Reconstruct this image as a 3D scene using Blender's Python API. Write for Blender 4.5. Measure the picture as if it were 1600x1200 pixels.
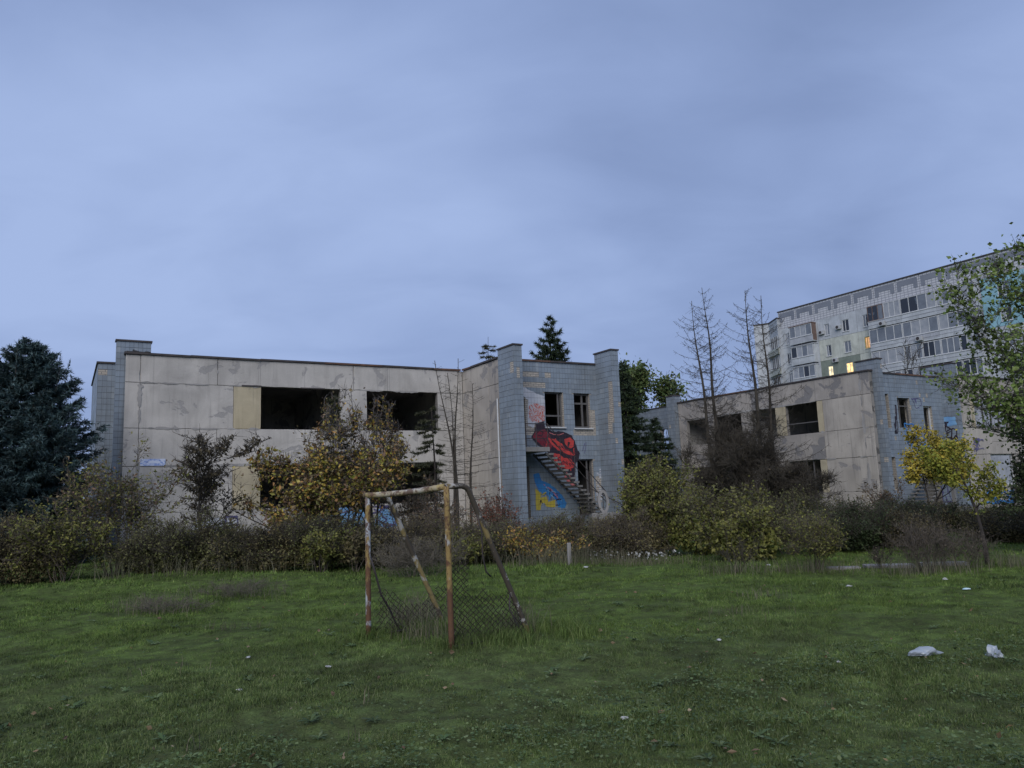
import bpy, math, random
import numpy as np
from mathutils import Matrix, Vector

for o in list(bpy.data.objects):
    bpy.data.objects.remove(o)
SC = bpy.context.scene
COL = SC.collection
R = math.radians

# ------------------------------------------------------------------ camera
EYE = 1.7
PITCH, ROLL = R(8.055), R(-2.17)
fw = Vector((0, math.cos(PITCH), math.sin(PITCH)))
rt0, up0 = Vector((1, 0, 0)), Vector((0, -math.sin(PITCH), math.cos(PITCH)))
rt = math.cos(ROLL) * rt0 + math.sin(ROLL) * up0
up = -math.sin(ROLL) * rt0 + math.cos(ROLL) * up0
cd = bpy.data.cameras.new("camera")
cd.sensor_fit = 'HORIZONTAL'; cd.sensor_width = 36; cd.lens = 27.0
cd.clip_start = 0.05; cd.clip_end = 3000
cam = bpy.data.objects.new("camera", cd); COL.objects.link(cam)
m3 = Matrix((rt, up, -fw)).transposed()
cam.matrix_world = Matrix.Translation((0, 0, EYE)) @ m3.to_4x4()
SC.camera = cam

# ------------------------------------------------------------------ sky, sun, exposure
SUN_ELEV, SUN_AZ = 36.0, 192.0        # light of the brighter cloud behind the photographer
world = bpy.data.worlds.new("World"); SC.world = world; world.use_nodes = True
wt = world.node_tree; wn = wt.nodes; wl = wt.links; wn.clear()


def wnode(t, **k):
    n = wn.new(t)
    for a, b in k.items():
        setattr(n, a, b)
    return n


out = wnode('ShaderNodeOutputWorld'); bg = wnode('ShaderNodeBackground')
wl.new(bg.outputs[0], out.inputs[0])
sky = wnode('ShaderNodeTexSky'); sky.sky_type = 'NISHITA'; sky.sun_disc = False
sky.sun_elevation = R(SUN_ELEV); sky.sun_rotation = R(SUN_AZ); sky.air_density = 1.0; sky.dust_density = 2.0
tc = wnode('ShaderNodeTexCoord'); sep = wnode('ShaderNodeSeparateXYZ'); wl.new(tc.outputs['Generated'], sep.inputs[0])


def wmath(op, a, b):
    n = wnode('ShaderNodeMath'); n.operation = op
    for i, v in enumerate((a, b)):
        if isinstance(v, (int, float)):
            n.inputs[i].default_value = v
        else:
            wl.new(v, n.inputs[i])
    return n.outputs[0]


zz = wmath('ADD', wmath('MAXIMUM', sep.outputs[2], 0.0), 0.28)
cx = wmath('DIVIDE', sep.outputs[0], zz); cy = wmath('DIVIDE', sep.outputs[1], zz)
cmb = wnode('ShaderNodeCombineXYZ'); wl.new(cx, cmb.inputs[0]); wl.new(cy, cmb.inputs[1]); cmb.inputs[2].default_value = 3.7


def wnoise(scale, detail, rough, dist, off, sq=1.0):
    mp = wnode('ShaderNodeMapping'); mp.inputs['Location'].default_value = off
    mp.inputs['Rotation'].default_value = (0, 0, R(24)); mp.inputs['Scale'].default_value = (1, sq, 1)
    wl.new(cmb.outputs[0], mp.inputs[0])
    n = wnode('ShaderNodeTexNoise'); n.inputs['Scale'].default_value = scale; n.inputs['Detail'].default_value = detail
    n.inputs['Roughness'].default_value = rough; n.inputs['Distortion'].default_value = dist
    wl.new(mp.outputs[0], n.inputs['Vector']); return n.outputs['Fac']


n1 = wnoise(0.85, 3, 0.45, 0.5, (5.3, 1.2, 0)); n2 = wnoise(2.6, 5, 0.5, 0.4, (1.1, 7.7, 0), 1.5)
nn = wmath('ADD', wmath('MULTIPLY', n1, 0.72), wmath('MULTIPLY', n2, 0.28))
rmp = wnode('ShaderNodeValToRGB'); wl.new(nn, rmp.inputs[0])
el = rmp.color_ramp.elements
el[0].position = 0.34; el[0].color = (0.142, 0.196, 0.345, 1)
el[1].position = 0.66; el[1].color = (0.256, 0.332, 0.528, 1)
e = el.new(0.5); e.color = (0.196, 0.262, 0.440, 1)
skm = wnode('ShaderNodeVectorMath'); skm.operation = 'SCALE'; skm.inputs['Scale'].default_value = 0.05
wl.new(sky.outputs[0], skm.inputs[0])
mx = wnode('ShaderNodeMix'); mx.data_type = 'RGBA'; mx.inputs['Factor'].default_value = 0.94
wl.new(skm.outputs[0], mx.inputs['A']); wl.new(rmp.outputs[0], mx.inputs['B'])
wl.new(mx.outputs['Result'], bg.inputs[0]); bg.inputs[1].default_value = 1.0

sd = bpy.data.lights.new("sun", 'SUN'); sd.energy = 1.5; sd.angle = R(45); sd.color = (1.0, 0.965, 0.93)
sun = bpy.data.objects.new("sun", sd); COL.objects.link(sun)
az, ev = R(SUN_AZ), R(SUN_ELEV)
sv = Vector((math.sin(az) * math.cos(ev), math.cos(az) * math.cos(ev), math.sin(ev)))
sun.rotation_euler = sv.to_track_quat('Z', 'Y').to_euler()
sun.location = sv * 60

SC.view_settings.view_transform = 'Standard'; SC.view_settings.look = 'None'
SC.view_settings.exposure = 0.6; SC.view_settings.gamma = 1.0; SC.view_settings.use_curve_mapping = False
SC.render.engine = 'CYCLES'
cyc = SC.cycles
cyc.max_bounces = 6; cyc.diffuse_bounces = 4; cyc.glossy_bounces = 2; cyc.transmission_bounces = 2; cyc.transparent_max_bounces = 4
cyc.use_denoising = True

# ------------------------------------------------------------------ material helpers
MATS = {}


class G:
    def __init__(s, name):
        s.m = bpy.data.materials.new(name); s.m.use_nodes = True
        s.t = s.m.node_tree; s.n = s.t.nodes; s.l = s.t.links
        s.b = s.n['Principled BSDF']; s.b.inputs['Specular IOR Level'].default_value = 0.25
        MATS[name] = s.m
        s._tc = None

    def co(s, scale=(1, 1, 1), rot=(0, 0, 0)):
        if not s._tc:
            s._tc = s.n.new('ShaderNodeTexCoord')
        mp = s.n.new('ShaderNodeMapping'); mp.inputs['Scale'].default_value = scale; mp.inputs['Rotation'].default_value = rot
        s.l.new(s._tc.outputs['Object'], mp.inputs[0]); return mp.outputs[0]

    def noise(s, scale, detail=4, rough=0.55, vec=None, dist=0.0):
        n = s.n.new('ShaderNodeTexNoise'); n.inputs['Scale'].default_value = scale; n.inputs['Detail'].default_value = detail
        n.inputs['Roughness'].default_value = rough; n.inputs['Distortion'].default_value = dist
        s.l.new(vec if vec is not None else s.co(), n.inputs['Vector']); return n.outputs['Fac']

    def island(s):
        return s.n.new('ShaderNodeNewGeometry').outputs['Random Per Island']

    def ramp(s, fac, stops, interp='LINEAR'):
        r = s.n.new('ShaderNodeValToRGB'); r.color_ramp.interpolation = interp
        e = r.color_ramp.elements
        while len(e) < len(stops):
            e.new(0.5)
        for k, (p, c) in zip(e, stops):
            k.position = p
            k.color = (c, c, c, 1) if isinstance(c, (int, float)) else (*c, 1)
        s.l.new(fac, r.inputs[0]); return r.outputs[0]

    def mix(s, fac, a, b, mode='MIX'):
        m = s.n.new('ShaderNodeMix'); m.data_type = 'RGBA'; m.blend_type = mode
        for k, v in (('Factor', fac), ('A', a), ('B', b)):
            if isinstance(v, (int, float)):
                m.inputs[k].default_value = v if k == 'Factor' else (v, v, v, 1)
            elif isinstance(v, tuple):
                m.inputs[k].default_value = (*v, 1)
            else:
                s.l.new(v, m.inputs[k])
        return m.outputs['Result']

    def math(s, op, a, b=0.0):
        m = s.n.new('ShaderNodeMath'); m.operation = op
        for i, v in enumerate((a, b)):
            if isinstance(v, (int, float)):
                m.inputs[i].default_value = v
            else:
                s.l.new(v, m.inputs[i])
        return m.outputs[0]

    def done(s, col, rough=0.85, spec=0.25, bump=None, bstr=0.3, bdist=0.01, metal=0.0):
        if isinstance(col, tuple):
            s.b.inputs['Base Color'].default_value = (*col, 1)
        else:
            s.l.new(col, s.b.inputs['Base Color'])
        if isinstance(rough, (int, float)):
            s.b.inputs['Roughness'].default_value = rough
        else:
            s.l.new(rough, s.b.inputs['Roughness'])
        s.b.inputs['Specular IOR Level'].default_value = spec; s.b.inputs['Metallic'].default_value = metal
        if bump is not None:
            bn = s.n.new('ShaderNodeBump'); bn.inputs['Strength'].default_value = bstr; bn.inputs['Distance'].default_value = bdist
            s.l.new(bump, bn.inputs['Height']); s.l.new(bn.outputs[0], s.b.inputs['Normal'])
        return s.m


def plaster(name, c1, c2, grey, patch=0.62, seed=0.0, flak=0.7):
    g = G(name)
    v = g.co()
    n = g.noise(0.35, 3, 0.5, v)
    base = g.mix(g.ramp(n, [(0.35, 0.0), (0.65, 1.0)]), c1, c2)
    st = g.noise(1.0, 5, 0.6, g.co((5, 5, 0.35)))
    base = g.mix(g.ramp(st, [(0.50, 0.0), (0.78, 0.55)]), base, tuple(x * 0.62 for x in c1))
    zone = g.noise(0.9, 4, 0.5, g.co((1, 1, 1), (seed + 2.0, 0.3, 0.9)), 0.8)
    base = g.mix(1.0, base, g.ramp(zone, [(0.32, 0.84), (0.5, 1.0), (0.68, 1.13)]), 'MULTIPLY')
    run = g.noise(1.0, 4, 0.55, g.co((9, 9, 0.22), (0, 0, 0)), 0.3)
    base = g.mix(g.ramp(run, [(0.60, 0.0), (0.70, 0.5)]), base, tuple(x * 0.62 for x in grey))
    pm = g.noise(0.75, 7, 0.62, g.co((1, 1, 1.35), (seed, seed * 1.7, seed * 0.6)), 0.6)
    mask = g.ramp(pm, [(patch, 0.0), (patch + 0.012, 1.0)])
    gn = g.noise(9, 5, 0.6, v)
    gcol = g.mix(gn, tuple(x * 0.75 for x in grey), tuple(x * 1.2 for x in grey))
    base = g.mix(g.math('MULTIPLY', mask, flak), base, gcol)
    sp = g.noise(4.5, 6, 0.7, g.co((1, 1, 1), (1.0, 0.4, seed)), 1.0)
    base = g.mix(g.ramp(sp, [(0.67, 0.0), (0.69, 0.6)]), base, tuple(x * 0.5 for x in grey))
    fine = g.noise(40, 3, 0.7, v)
    base = g.mix(0.25, base, g.ramp(fine, [(0.3, 0.55), (0.7, 1.25)]), 'MULTIPLY')
    h = g.math('SUBTRACT', g.math('MULTIPLY', fine, 0.25), mask)
    return g.done(base, 0.92, 0.15, h, 0.5, 0.015)


plaster('plaster', (0.475, 0.448, 0.412), (0.40, 0.38, 0.354), (0.27, 0.26, 0.255), 0.58, 0.0)
plaster('plaster_worn', (0.355, 0.325, 0.29), (0.285, 0.262, 0.24), (0.18, 0.175, 0.178), 0.55, 1.3, 0.8)
plaster('plaster_pale', (0.405, 0.37, 0.325), (0.34, 0.312, 0.282), (0.22, 0.212, 0.212), 0.60, 2.1)
plaster('plaster_yellow', (0.43, 0.37, 0.255), (0.385, 0.34, 0.245), (0.33, 0.30, 0.24), 0.66, 0.7)
plaster('concrete', (0.24, 0.23, 0.22), (0.19, 0.185, 0.18), (0.13, 0.13, 0.13), 0.60, 0.4)
plaster('joint', (0.28, 0.265, 0.25), (0.18, 0.17, 0.16), (0.05, 0.05, 0.05), 0.55, 0.9)
plaster('concrete_dark', (0.10, 0.098, 0.096), (0.075, 0.073, 0.072), (0.05, 0.05, 0.05), 0.6, 0.9)
plaster('mortar', (0.33, 0.315, 0.30), (0.27, 0.26, 0.25), (0.20, 0.195, 0.19), 0.6, 2.7)
plaster('interior', (0.55, 0.53, 0.49), (0.42, 0.41, 0.39), (0.22, 0.22, 0.22), 0.55, 0.2)

g = G('tile'); r_ = g.island()
c = g.ramp(r_, [(0.0, (0.190, 0.228, 0.272)), (0.5, (0.208, 0.248, 0.294)), (0.92, (0.222, 0.263, 0.309)), (1.0, (0.265, 0.30, 0.335))])
dn = g.noise(0.8, 5, 0.6); c = g.mix(g.ramp(dn, [(0.42, 0.0), (0.72, 0.65)]), c, (0.12, 0.13, 0.138))
st_ = g.noise(1.0, 5, 0.6, g.co((6, 6, 0.3))); c = g.mix(g.ramp(st_, [(0.52, 0.0), (0.75, 0.5)]), c, (0.10, 0.11, 0.115))
g.done(c, g.ramp(g.noise(3), [(0.3, 0.3), (0.7, 0.65)]), 0.35)
g = G('grout'); g.done(g.ramp(g.noise(3, 4), [(0.35, (0.07, 0.08, 0.092)), (0.7, (0.15, 0.165, 0.18))]), 0.9)
g = G('tile_grime'); r_ = g.island()
c = g.ramp(r_, [(0.0, (0.165, 0.192, 0.225)), (0.6, (0.188, 0.218, 0.252)), (1.0, (0.23, 0.255, 0.28))])
dn = g.noise(0.9, 5, 0.6); c = g.mix(g.ramp(dn, [(0.38, 0.0), (0.7, 0.6)]), c, (0.13, 0.145, 0.155))
g.done(c, 0.5, 0.3)
g = G('pale_brick')
bt = g.n.new('ShaderNodeTexBrick'); bt.inputs['Scale'].default_value = 1.0
bt.inputs['Color1'].default_value = (0.47, 0.42, 0.35, 1); bt.inputs['Color2'].default_value = (0.36, 0.32, 0.27, 1)
bt.inputs['Mortar'].default_value = (0.18, 0.175, 0.17, 1); bt.inputs['Brick Width'].default_value = 0.26; bt.inputs['Row Height'].default_value = 0.085
bt.inputs['Mortar Size'].default_value = 0.014
sx = g.n.new('ShaderNodeSeparateXYZ'); g.l.new(g.co(), sx.inputs[0]); cb = g.n.new('ShaderNodeCombineXYZ')
g.l.new(g.math('ADD', sx.outputs[0], sx.outputs[1]), cb.inputs[0]); g.l.new(sx.outputs[2], cb.inputs[1]); g.l.new(cb.outputs[0], bt.inputs['Vector'])
c = g.mix(g.ramp(g.noise(1.5, 5), [(0.4, 0.0), (0.7, 0.6)]), bt.outputs['Color'], (0.25, 0.24, 0.23))
g.done(c, 0.9, 0.15, bt.outputs['Fac'], -0.4, 0.01)


def simple(name, c1, c2=None, scale=4, rough=0.8, spec=0.25, metal=0.0, bump=0.0, stretch=(1, 1, 1)):
    g = G(name)
    if c2 is None:
        c2 = tuple(x * 0.7 for x in c1)
    n = g.noise(scale, 5, 0.6, g.co(stretch))
    return g.done(g.mix(g.ramp(n, [(0.3, 0.0), (0.7, 1.0)]), c1, c2), rough, spec, n if bump else None, bump, 0.01, metal)


simple('flashing', (0.075, 0.062, 0.058), (0.035, 0.032, 0.032), 3, 0.6, 0.3)
simple('flashing_rust', (0.16, 0.085, 0.055), (0.06, 0.045, 0.04), 3, 0.75)
simple('roof_felt', (0.05, 0.05, 0.052), None, 2, 0.95)
simple('dark_metal', (0.03, 0.03, 0.035), (0.05, 0.035, 0.03), 6, 0.6, 0.4)
simple('old_wood', (0.13, 0.125, 0.125), (0.075, 0.073, 0.073), 8, 0.85, stretch=(4, 4, .7))
simple('frame_white', (0.55, 0.56, 0.57), (0.42, 0.43, 0.44), 6, 0.6)
simple('step', (0.20, 0.19, 0.18), (0.11, 0.105, 0.10), 5, 0.9, bump=0.3)
def paint(name, c1, c2, scale=3, rough=0.5):
    g = G(name)
    n = g.noise(scale, 5, 0.6); c = g.mix(g.ramp(n, [(0.3, 0.0), (0.7, 1.0)]), c1, c2)
    c = g.mix(g.ramp(g.noise(22, 4, 0.7), [(0.58, 0.0), (0.75, 0.3)]), c, (0.15, 0.16, 0.18))
    sp = g.n.new('ShaderNodeSeparateXYZ'); g.l.new(g.co(), sp.inputs[0])
    fx = g.math('FRACT', g.math('DIVIDE', g.math('SUBTRACT', sp.outputs[0], 14.14), 0.15194)); fz = g.math('FRACT', g.math('DIVIDE', sp.outputs[2], 0.2275))
    ln = g.math('MAXIMUM', g.math('LESS_THAN', fx, 0.06), g.math('LESS_THAN', fz, 0.065))
    c = g.mix(g.math('MULTIPLY', ln, 0.65), c, (0.05, 0.05, 0.06))
    g.done(c, rough, 0.3)


paint('paint_black', (0.018, 0.014, 0.022), (0.035, 0.02, 0.028), 3, 0.5)
paint('paint_red', (0.52, 0.058, 0.045), (0.38, 0.042, 0.04), 3, 0.5)
paint('paint_darkred', (0.20, 0.022, 0.032), (0.11, 0.014, 0.025), 3, 0.5)
paint('paint_pink', (0.52, 0.20, 0.19), (0.40, 0.10, 0.10), 3, 0.5)
paint('paint_blue', (0.03, 0.14, 0.40), (0.04, 0.22, 0.50), 2, 0.5)
paint('paint_yellow', (0.46, 0.37, 0.05), (0.36, 0.29, 0.05), 3, 0.5)
paint('paint_white', (0.52, 0.53, 0.56), (0.38, 0.40, 0.45), 2.5, 0.6)
paint('paint_lightblue', (0.22, 0.42, 0.62), (0.12, 0.26, 0.50), 2.5, 0.5)
paint('paint_violet', (0.12, 0.10, 0.24), (0.07, 0.07, 0.15), 3, 0.5)
g = G('paint_scribble')
w_ = g.noise(2.6, 3, 0.5, None, 2.2)
band = g.ramp(w_, [(0.40, 0.0), (0.43, 1.0), (0.47, 1.0), (0.50, 0.0), (0.54, 0.0), (0.57, 1.0), (0.61, 1.0), (0.63, 0.0)])
g.done(g.mix(band, (0.42, 0.40, 0.42), (0.42, 0.10, 0.07)), 0.6)

# apartment block
plaster('flat_white', (0.45, 0.475, 0.50), (0.40, 0.425, 0.455), (0.33, 0.35, 0.375), 0.68, 0.3, 0.5)
plaster('flat_cream', (0.48, 0.495, 0.44), (0.43, 0.45, 0.41), (0.37, 0.385, 0.35), 0.70, 0.9, 0.4)
plaster('flat_green', (0.21, 0.24, 0.205), (0.18, 0.21, 0.18), (0.155, 0.18, 0.155), 0.70, 1.9, 0.4)
plaster('flat_aqua', (0.25, 0.43, 0.50), (0.22, 0.39, 0.46), (0.20, 0.35, 0.42), 0.72, 1.1, 0.3)
plaster('flat_grey', (0.38, 0.395, 0.43), (0.34, 0.355, 0.385), (0.28, 0.29, 0.315), 0.66, 0.5, 0.5)
g = G('tile_field'); c = g.ramp(g.noise(0.5, 4), [(0.3, (0.155, 0.17, 0.205)), (0.7, (0.20, 0.215, 0.25))]); g.done(c, 0.6)
g = G('tile_light')
bt = g.n.new('ShaderNodeTexBrick'); bt.inputs['Scale'].default_value = 1.0
bt.inputs['Color1'].default_value = (0.50, 0.505, 0.53, 1); bt.inputs['Color2'].default_value = (0.44, 0.45, 0.475, 1)
bt.inputs['Mortar'].default_value = (0.25, 0.26, 0.29, 1); bt.inputs['Brick Width'].default_value = 0.55; bt.inputs['Row Height'].default_value = 0.33
bt.inputs['Mortar Size'].default_value = 0.045; bt.offset = 0.0
sx = g.n.new('ShaderNodeSeparateXYZ'); g.l.new(g.co(), sx.inputs[0]); cb = g.n.new('ShaderNodeCombineXYZ')
g.l.new(sx.outputs[1], cb.inputs[0]); g.l.new(sx.outputs[2], cb.inputs[1]); g.l.new(cb.outputs[0], bt.inputs['Vector'])
g.done(bt.outputs['Color'], 0.6)
simple('brown_board', (0.17, 0.12, 0.10), (0.13, 0.09, 0.08), 3)
g = G('glass_pane'); r_ = g.noise(0.55, 2); g.done(g.ramp(r_, [(0.35, (0.025, 0.03, 0.04)), (0.65, (0.08, 0.10, 0.125))], 'CONSTANT'), 0.12, 0.5)
simple('sky_reflect_pane', (0.17, 0.19, 0.22), (0.12, 0.135, 0.16), 1.5, 0.2, 0.5)  # mid-tone panes: sky reflection put into the base colour
simple('curtain_pane', (0.34, 0.35, 0.37), (0.22, 0.24, 0.27), 1.5, 0.35, 0.5)
for nm_, c_, s_ in (('lit_pane_warm', (1.0, 0.62, 0.20), 1.35), ('lit_pane_pale', (1.0, 0.84, 0.46), 1.0), ('lit_pane_orange', (0.85, 0.42, 0.16), 0.55)):
    g = G(nm_); n_ = g.noise(2.2, 3)
    g.done((0.3, 0.25, 0.2), 0.4)
    g.l.new(g.mix(g.ramp(n_, [(0.42, 0.0), (0.6, 1.0)]), c_, tuple(x * 0.45 for x in c_)), g.b.inputs['Emission Color']); g.b.inputs['Emission Strength'].default_value = s_
simple('ac_white', (0.42, 0.43, 0.44), (0.34, 0.35, 0.36), 5, 0.5)

# goal paint
g = G('goal_paint')
sz_ = g.n.new('ShaderNodeSeparateXYZ'); g.l.new(g.co(), sz_.inputs[0])
big = g.noise(3.4, 5, 0.6, g.co((1, 1, 0.8)), 0.4)
hgt = g.math('ADD', g.math('MULTIPLY', sz_.outputs[2], 0.42), g.math('MULTIPLY', g.math('SUBTRACT', big, 0.5), 2.6))
rust = g.mix(g.noise(11, 4), (0.075, 0.040, 0.028), (0.145, 0.075, 0.036))
wm = g.math('ADD', g.noise(3.0, 3, 0.5, g.co((1.6, 1.6, 1.0))), g.math('MULTIPLY', sz_.outputs[0], -0.12))
pnt = g.mix(g.ramp(wm, [(0.60, 0.0), (0.65, 1.0)]), (0.24, 0.17, 0.065), (0.34, 0.36, 0.38))
f_ = g.noise(16, 5, 0.68, g.co((1.5, 1.5, .7)), 0.8)
c = g.mix(g.ramp(hgt, [(0.22, 0.0), (0.38, 1.0)]), rust, pnt)
c = g.mix(g.ramp(f_, [(0.50, 0.0), (0.57, 0.9)]), c, (0.09, 0.05, 0.032))
g.done(c, 0.8, 0.25, f_, 0.6, 0.004)
g = G('goal_bar')
f_ = g.noise(9, 5, 0.65, None, 0.8)
c = g.mix(g.ramp(g.noise(2.0, 3), [(0.40, 0.0), (0.60, 1.0)]), (0.42, 0.42, 0.42), (0.30, 0.235, 0.10))
c = g.mix(g.ramp(f_, [(0.47, 0.0), (0.54, 0.9)]), c, (0.10, 0.06, 0.04))
g.done(c, 0.7, 0.3, f_, 0.5, 0.004)
g = G('goal_stay')
f_ = g.noise(6, 6, 0.65, None, 0.8)
c = g.mix(g.ramp(g.noise(2.6, 4), [(0.53, 0.0), (0.58, 1.0)]), (0.060, 0.050, 0.038), (0.20, 0.155, 0.065))
c = g.mix(g.ramp(f_, [(0.55, 0.0), (0.60, 0.85)]), c, (0.34, 0.33, 0.31))
g.done(c, 0.8, 0.3, f_, 0.5, 0.004)
simple('rusty_wire', (0.022, 0.02, 0.018), (0.04, 0.028, 0.02), 20, 0.8)


# plants
def leaf(name, cols, rough=0.65, spec=0.2, mod=(0.55, 1.25), sc=0.9, trans=0.0):
    g = G(name)
    c = g.ramp(g.island(), [(i / max(1, len(cols) - 1), k) for i, k in enumerate(cols)])
    m = g.ramp(g.noise(sc, 3), [(0.3, mod[0]), (0.7, mod[1])])
    g.done(g.mix(1.0, c, m, 'MULTIPLY'), rough, spec)
    return g.m


leaf('needle_blue', [(0.022, 0.044, 0.046), (0.034, 0.064, 0.066), (0.055, 0.092, 0.094), (0.085, 0.125, 0.125)], mod=(.4, 1.4), sc=1.8)
leaf('needle_green', [(0.018, 0.034, 0.020), (0.03, 0.048, 0.024), (0.045, 0.064, 0.030)])
leaf('needle_olive', [(0.035, 0.042, 0.022), (0.055, 0.06, 0.03), (0.075, 0.075, 0.04)])
leaf('leaf_hedge', [(0.056, 0.062, 0.022), (0.086, 0.090, 0.032), (0.125, 0.120, 0.050), (0.092, 0.104, 0.034)], mod=(.4, 1.5), sc=1.4)
leaf('leaf_hedge_brown', [(0.074, 0.064, 0.030), (0.112, 0.096, 0.044), (0.150, 0.120, 0.058), (0.092, 0.094, 0.038)], mod=(.4, 1.5), sc=1.4)
leaf('leaf_yellowgreen', [(0.075, 0.092, 0.022), (0.125, 0.135, 0.030), (0.19, 0.18, 0.048), (0.095, 0.10, 0.038)], mod=(0.6, 1.4))
leaf('leaf_autumn', [(0.10, 0.105, 0.025), (0.18, 0.15, 0.028), (0.32, 0.22, 0.04), (0.28, 0.145, 0.045), (0.14, 0.09, 0.055), (0.17, 0.17, 0.055), (0.38, 0.29, 0.07)], mod=(0.6, 1.6), sc=1.6)
leaf('leaf_autumn_brown', [(0.12, 0.085, 0.06), (0.16, 0.10, 0.07), (0.20, 0.155, 0.075), (0.14, 0.125, 0.085)])
leaf('leaf_golden', [(0.26, 0.205, 0.035), (0.38, 0.30, 0.045), (0.46, 0.35, 0.055), (0.26, 0.24, 0.04)], mod=(0.75, 1.2))
leaf('leaf_lime', [(0.14, 0.17, 0.025), (0.20, 0.21, 0.03), (0.28, 0.25, 0.04), (0.10, 0.13, 0.025)], mod=(0.7, 1.2))
leaf('leaf_poplar', [(0.078, 0.122, 0.028), (0.12, 0.175, 0.042), (0.18, 0.23, 0.070), (0.10, 0.15, 0.044)], mod=(0.7, 1.3))
leaf('leaf_dark', [(0.030, 0.046, 0.020), (0.045, 0.065, 0.026), (0.066, 0.082, 0.036)])
leaf('leaf_far', [(0.06, 0.10, 0.03), (0.09, 0.13, 0.04), (0.13, 0.15, 0.055)], mod=(0.55, 1.25), sc=0.5)
leaf('leaf_red', [(0.16, 0.05, 0.03), (0.22, 0.085, 0.05), (0.12, 0.05, 0.035)])
leaf('leaf_dry', [(0.08, 0.06, 0.045), (0.12, 0.095, 0.07), (0.055, 0.05, 0.035)])
leaf('leaf_dull', [(0.04, 0.036, 0.022), (0.065, 0.055, 0.03), (0.09, 0.07, 0.04)])
leaf('straw', [(0.10, 0.095, 0.065), (0.15, 0.135, 0.09), (0.075, 0.085, 0.05), (0.19, 0.165, 0.12), (0.07, 0.09, 0.04)], mod=(0.6, 1.15))
leaf('straw_grey', [(0.10, 0.10, 0.085), (0.15, 0.145, 0.125), (0.08, 0.08, 0.065)], mod=(0.7, 1.15))
leaf('fallen', [(0.15, 0.11, 0.06), (0.20, 0.15, 0.08), (0.12, 0.075, 0.045), (0.26, 0.21, 0.14), (0.16, 0.10, 0.055)])
leaf('flower_white', [(0.28, 0.28, 0.26), (0.42, 0.42, 0.40)])
simple('bark', (0.055, 0.047, 0.042), (0.032, 0.028, 0.026), 9, 0.95, stretch=(1, 1, .3))
simple('bark_grey', (0.11, 0.10, 0.095), (0.065, 0.06, 0.056), 9, 0.95, stretch=(1, 1, .3))
simple('twig_dark', (0.064, 0.056, 0.044), (0.042, 0.037, 0.031), 5, 0.95)
simple('straw_stem', (0.135, 0.12, 0.095), (0.09, 0.08, 0.065), 5, 0.95)
simple('twig_brown', (0.105, 0.088, 0.070), (0.062, 0.053, 0.044), 5, 0.95)

# lawn: lush short grass further out, duller clover-mixed turf near the camera
LUSH = [(0.040, 0.072, 0.015), (0.075, 0.130, 0.024), (0.110, 0.170, 0.034), (0.170, 0.212, 0.064)]
DULL = [(0.040, 0.066, 0.019), (0.074, 0.116, 0.030), (0.110, 0.152, 0.046), (0.170, 0.196, 0.090)]


def grass_mat(name, soil=False):
    g = G(name)
    co = g.co()
    isl = g.island()
    a = g.ramp(isl, [(i / 3, c) for i, c in enumerate(LUSH)])
    b = g.ramp(isl, [(i / 3, c) for i, c in enumerate(DULL)])
    sy = g.n.new('ShaderNodeSeparateXYZ'); g.l.new(co, sy.inputs[0])
    far = g.math('MULTIPLY', g.math('SUBTRACT', sy.outputs[1], 7.2), 0.22)
    n1 = g.noise(0.28, 4, 0.55, co)
    f = g.math('ADD', far, g.math('MULTIPLY', g.math('SUBTRACT', n1, 0.5), 3.0))
    c = g.mix(g.ramp(f, [(0.0, 0.0), (1.0, 1.0)]), b, a)
    n2 = g.noise(0.9, 5, 0.65, co)
    c = g.mix(1.0, c, g.ramp(n2, [(0.32, 0.56), (0.68, 1.26)]), 'MULTIPLY')
    n4 = g.noise(4.2, 4, 0.6, co, 0.5)
    c = g.mix(1.0, c, g.ramp(n4, [(0.36, 0.60), (0.64, 1.22)]), 'MULTIPLY')
    if soil:
        n3 = g.noise(7, 5, 0.65, co)
        c = g.mix(g.ramp(n3, [(0.35, 0.1), (0.7, 0.6)]), c, (0.062, 0.058, 0.030))
        c = g.mix(1.0, c, g.ramp(g.noise(45, 4, 0.7, co), [(0.3, 0.45), (0.7, 1.2)]), 'MULTIPLY')
        g.done(c, 0.95, 0.1, n3, 0.6, 0.03)
    else:
        g.done(c, 0.7, 0.2)
    return g.m


grass_mat('grass_blade'); grass_mat('turf', True)
leaf('clover', [(0.032, 0.056, 0.020), (0.056, 0.092, 0.032), (0.084, 0.120, 0.046), (0.115, 0.145, 0.066)], mod=(0.55, 1.3), sc=1.2)
g = G('plastic_bag'); g.done((0.42, 0.47, 0.52), 0.3, 0.5); g.b.inputs['Transmission Weight'].default_value = 0.35
simple('litter_white', (0.46, 0.46, 0.45), (0.30, 0.30, 0.30), 15, 0.7)
simple('litter_blue', (0.30, 0.52, 0.60), (0.55, 0.62, 0.64), 15, 0.4)
simple('path_concrete', (0.27, 0.265, 0.265), (0.16, 0.155, 0.15), 4, 0.9, bump=0.3)
g = G('sign_print'); n_ = g.noise(4.0, 3, 0.5, g.co((1, 1, 2.5)), 1.0)
g.done(g.ramp(n_, [(0.45, (0.55, 0.60, 0.72)), (0.52, (0.15, 0.24, 0.55)), (0.60, (0.50, 0.56, 0.70))]), 0.4)


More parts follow.
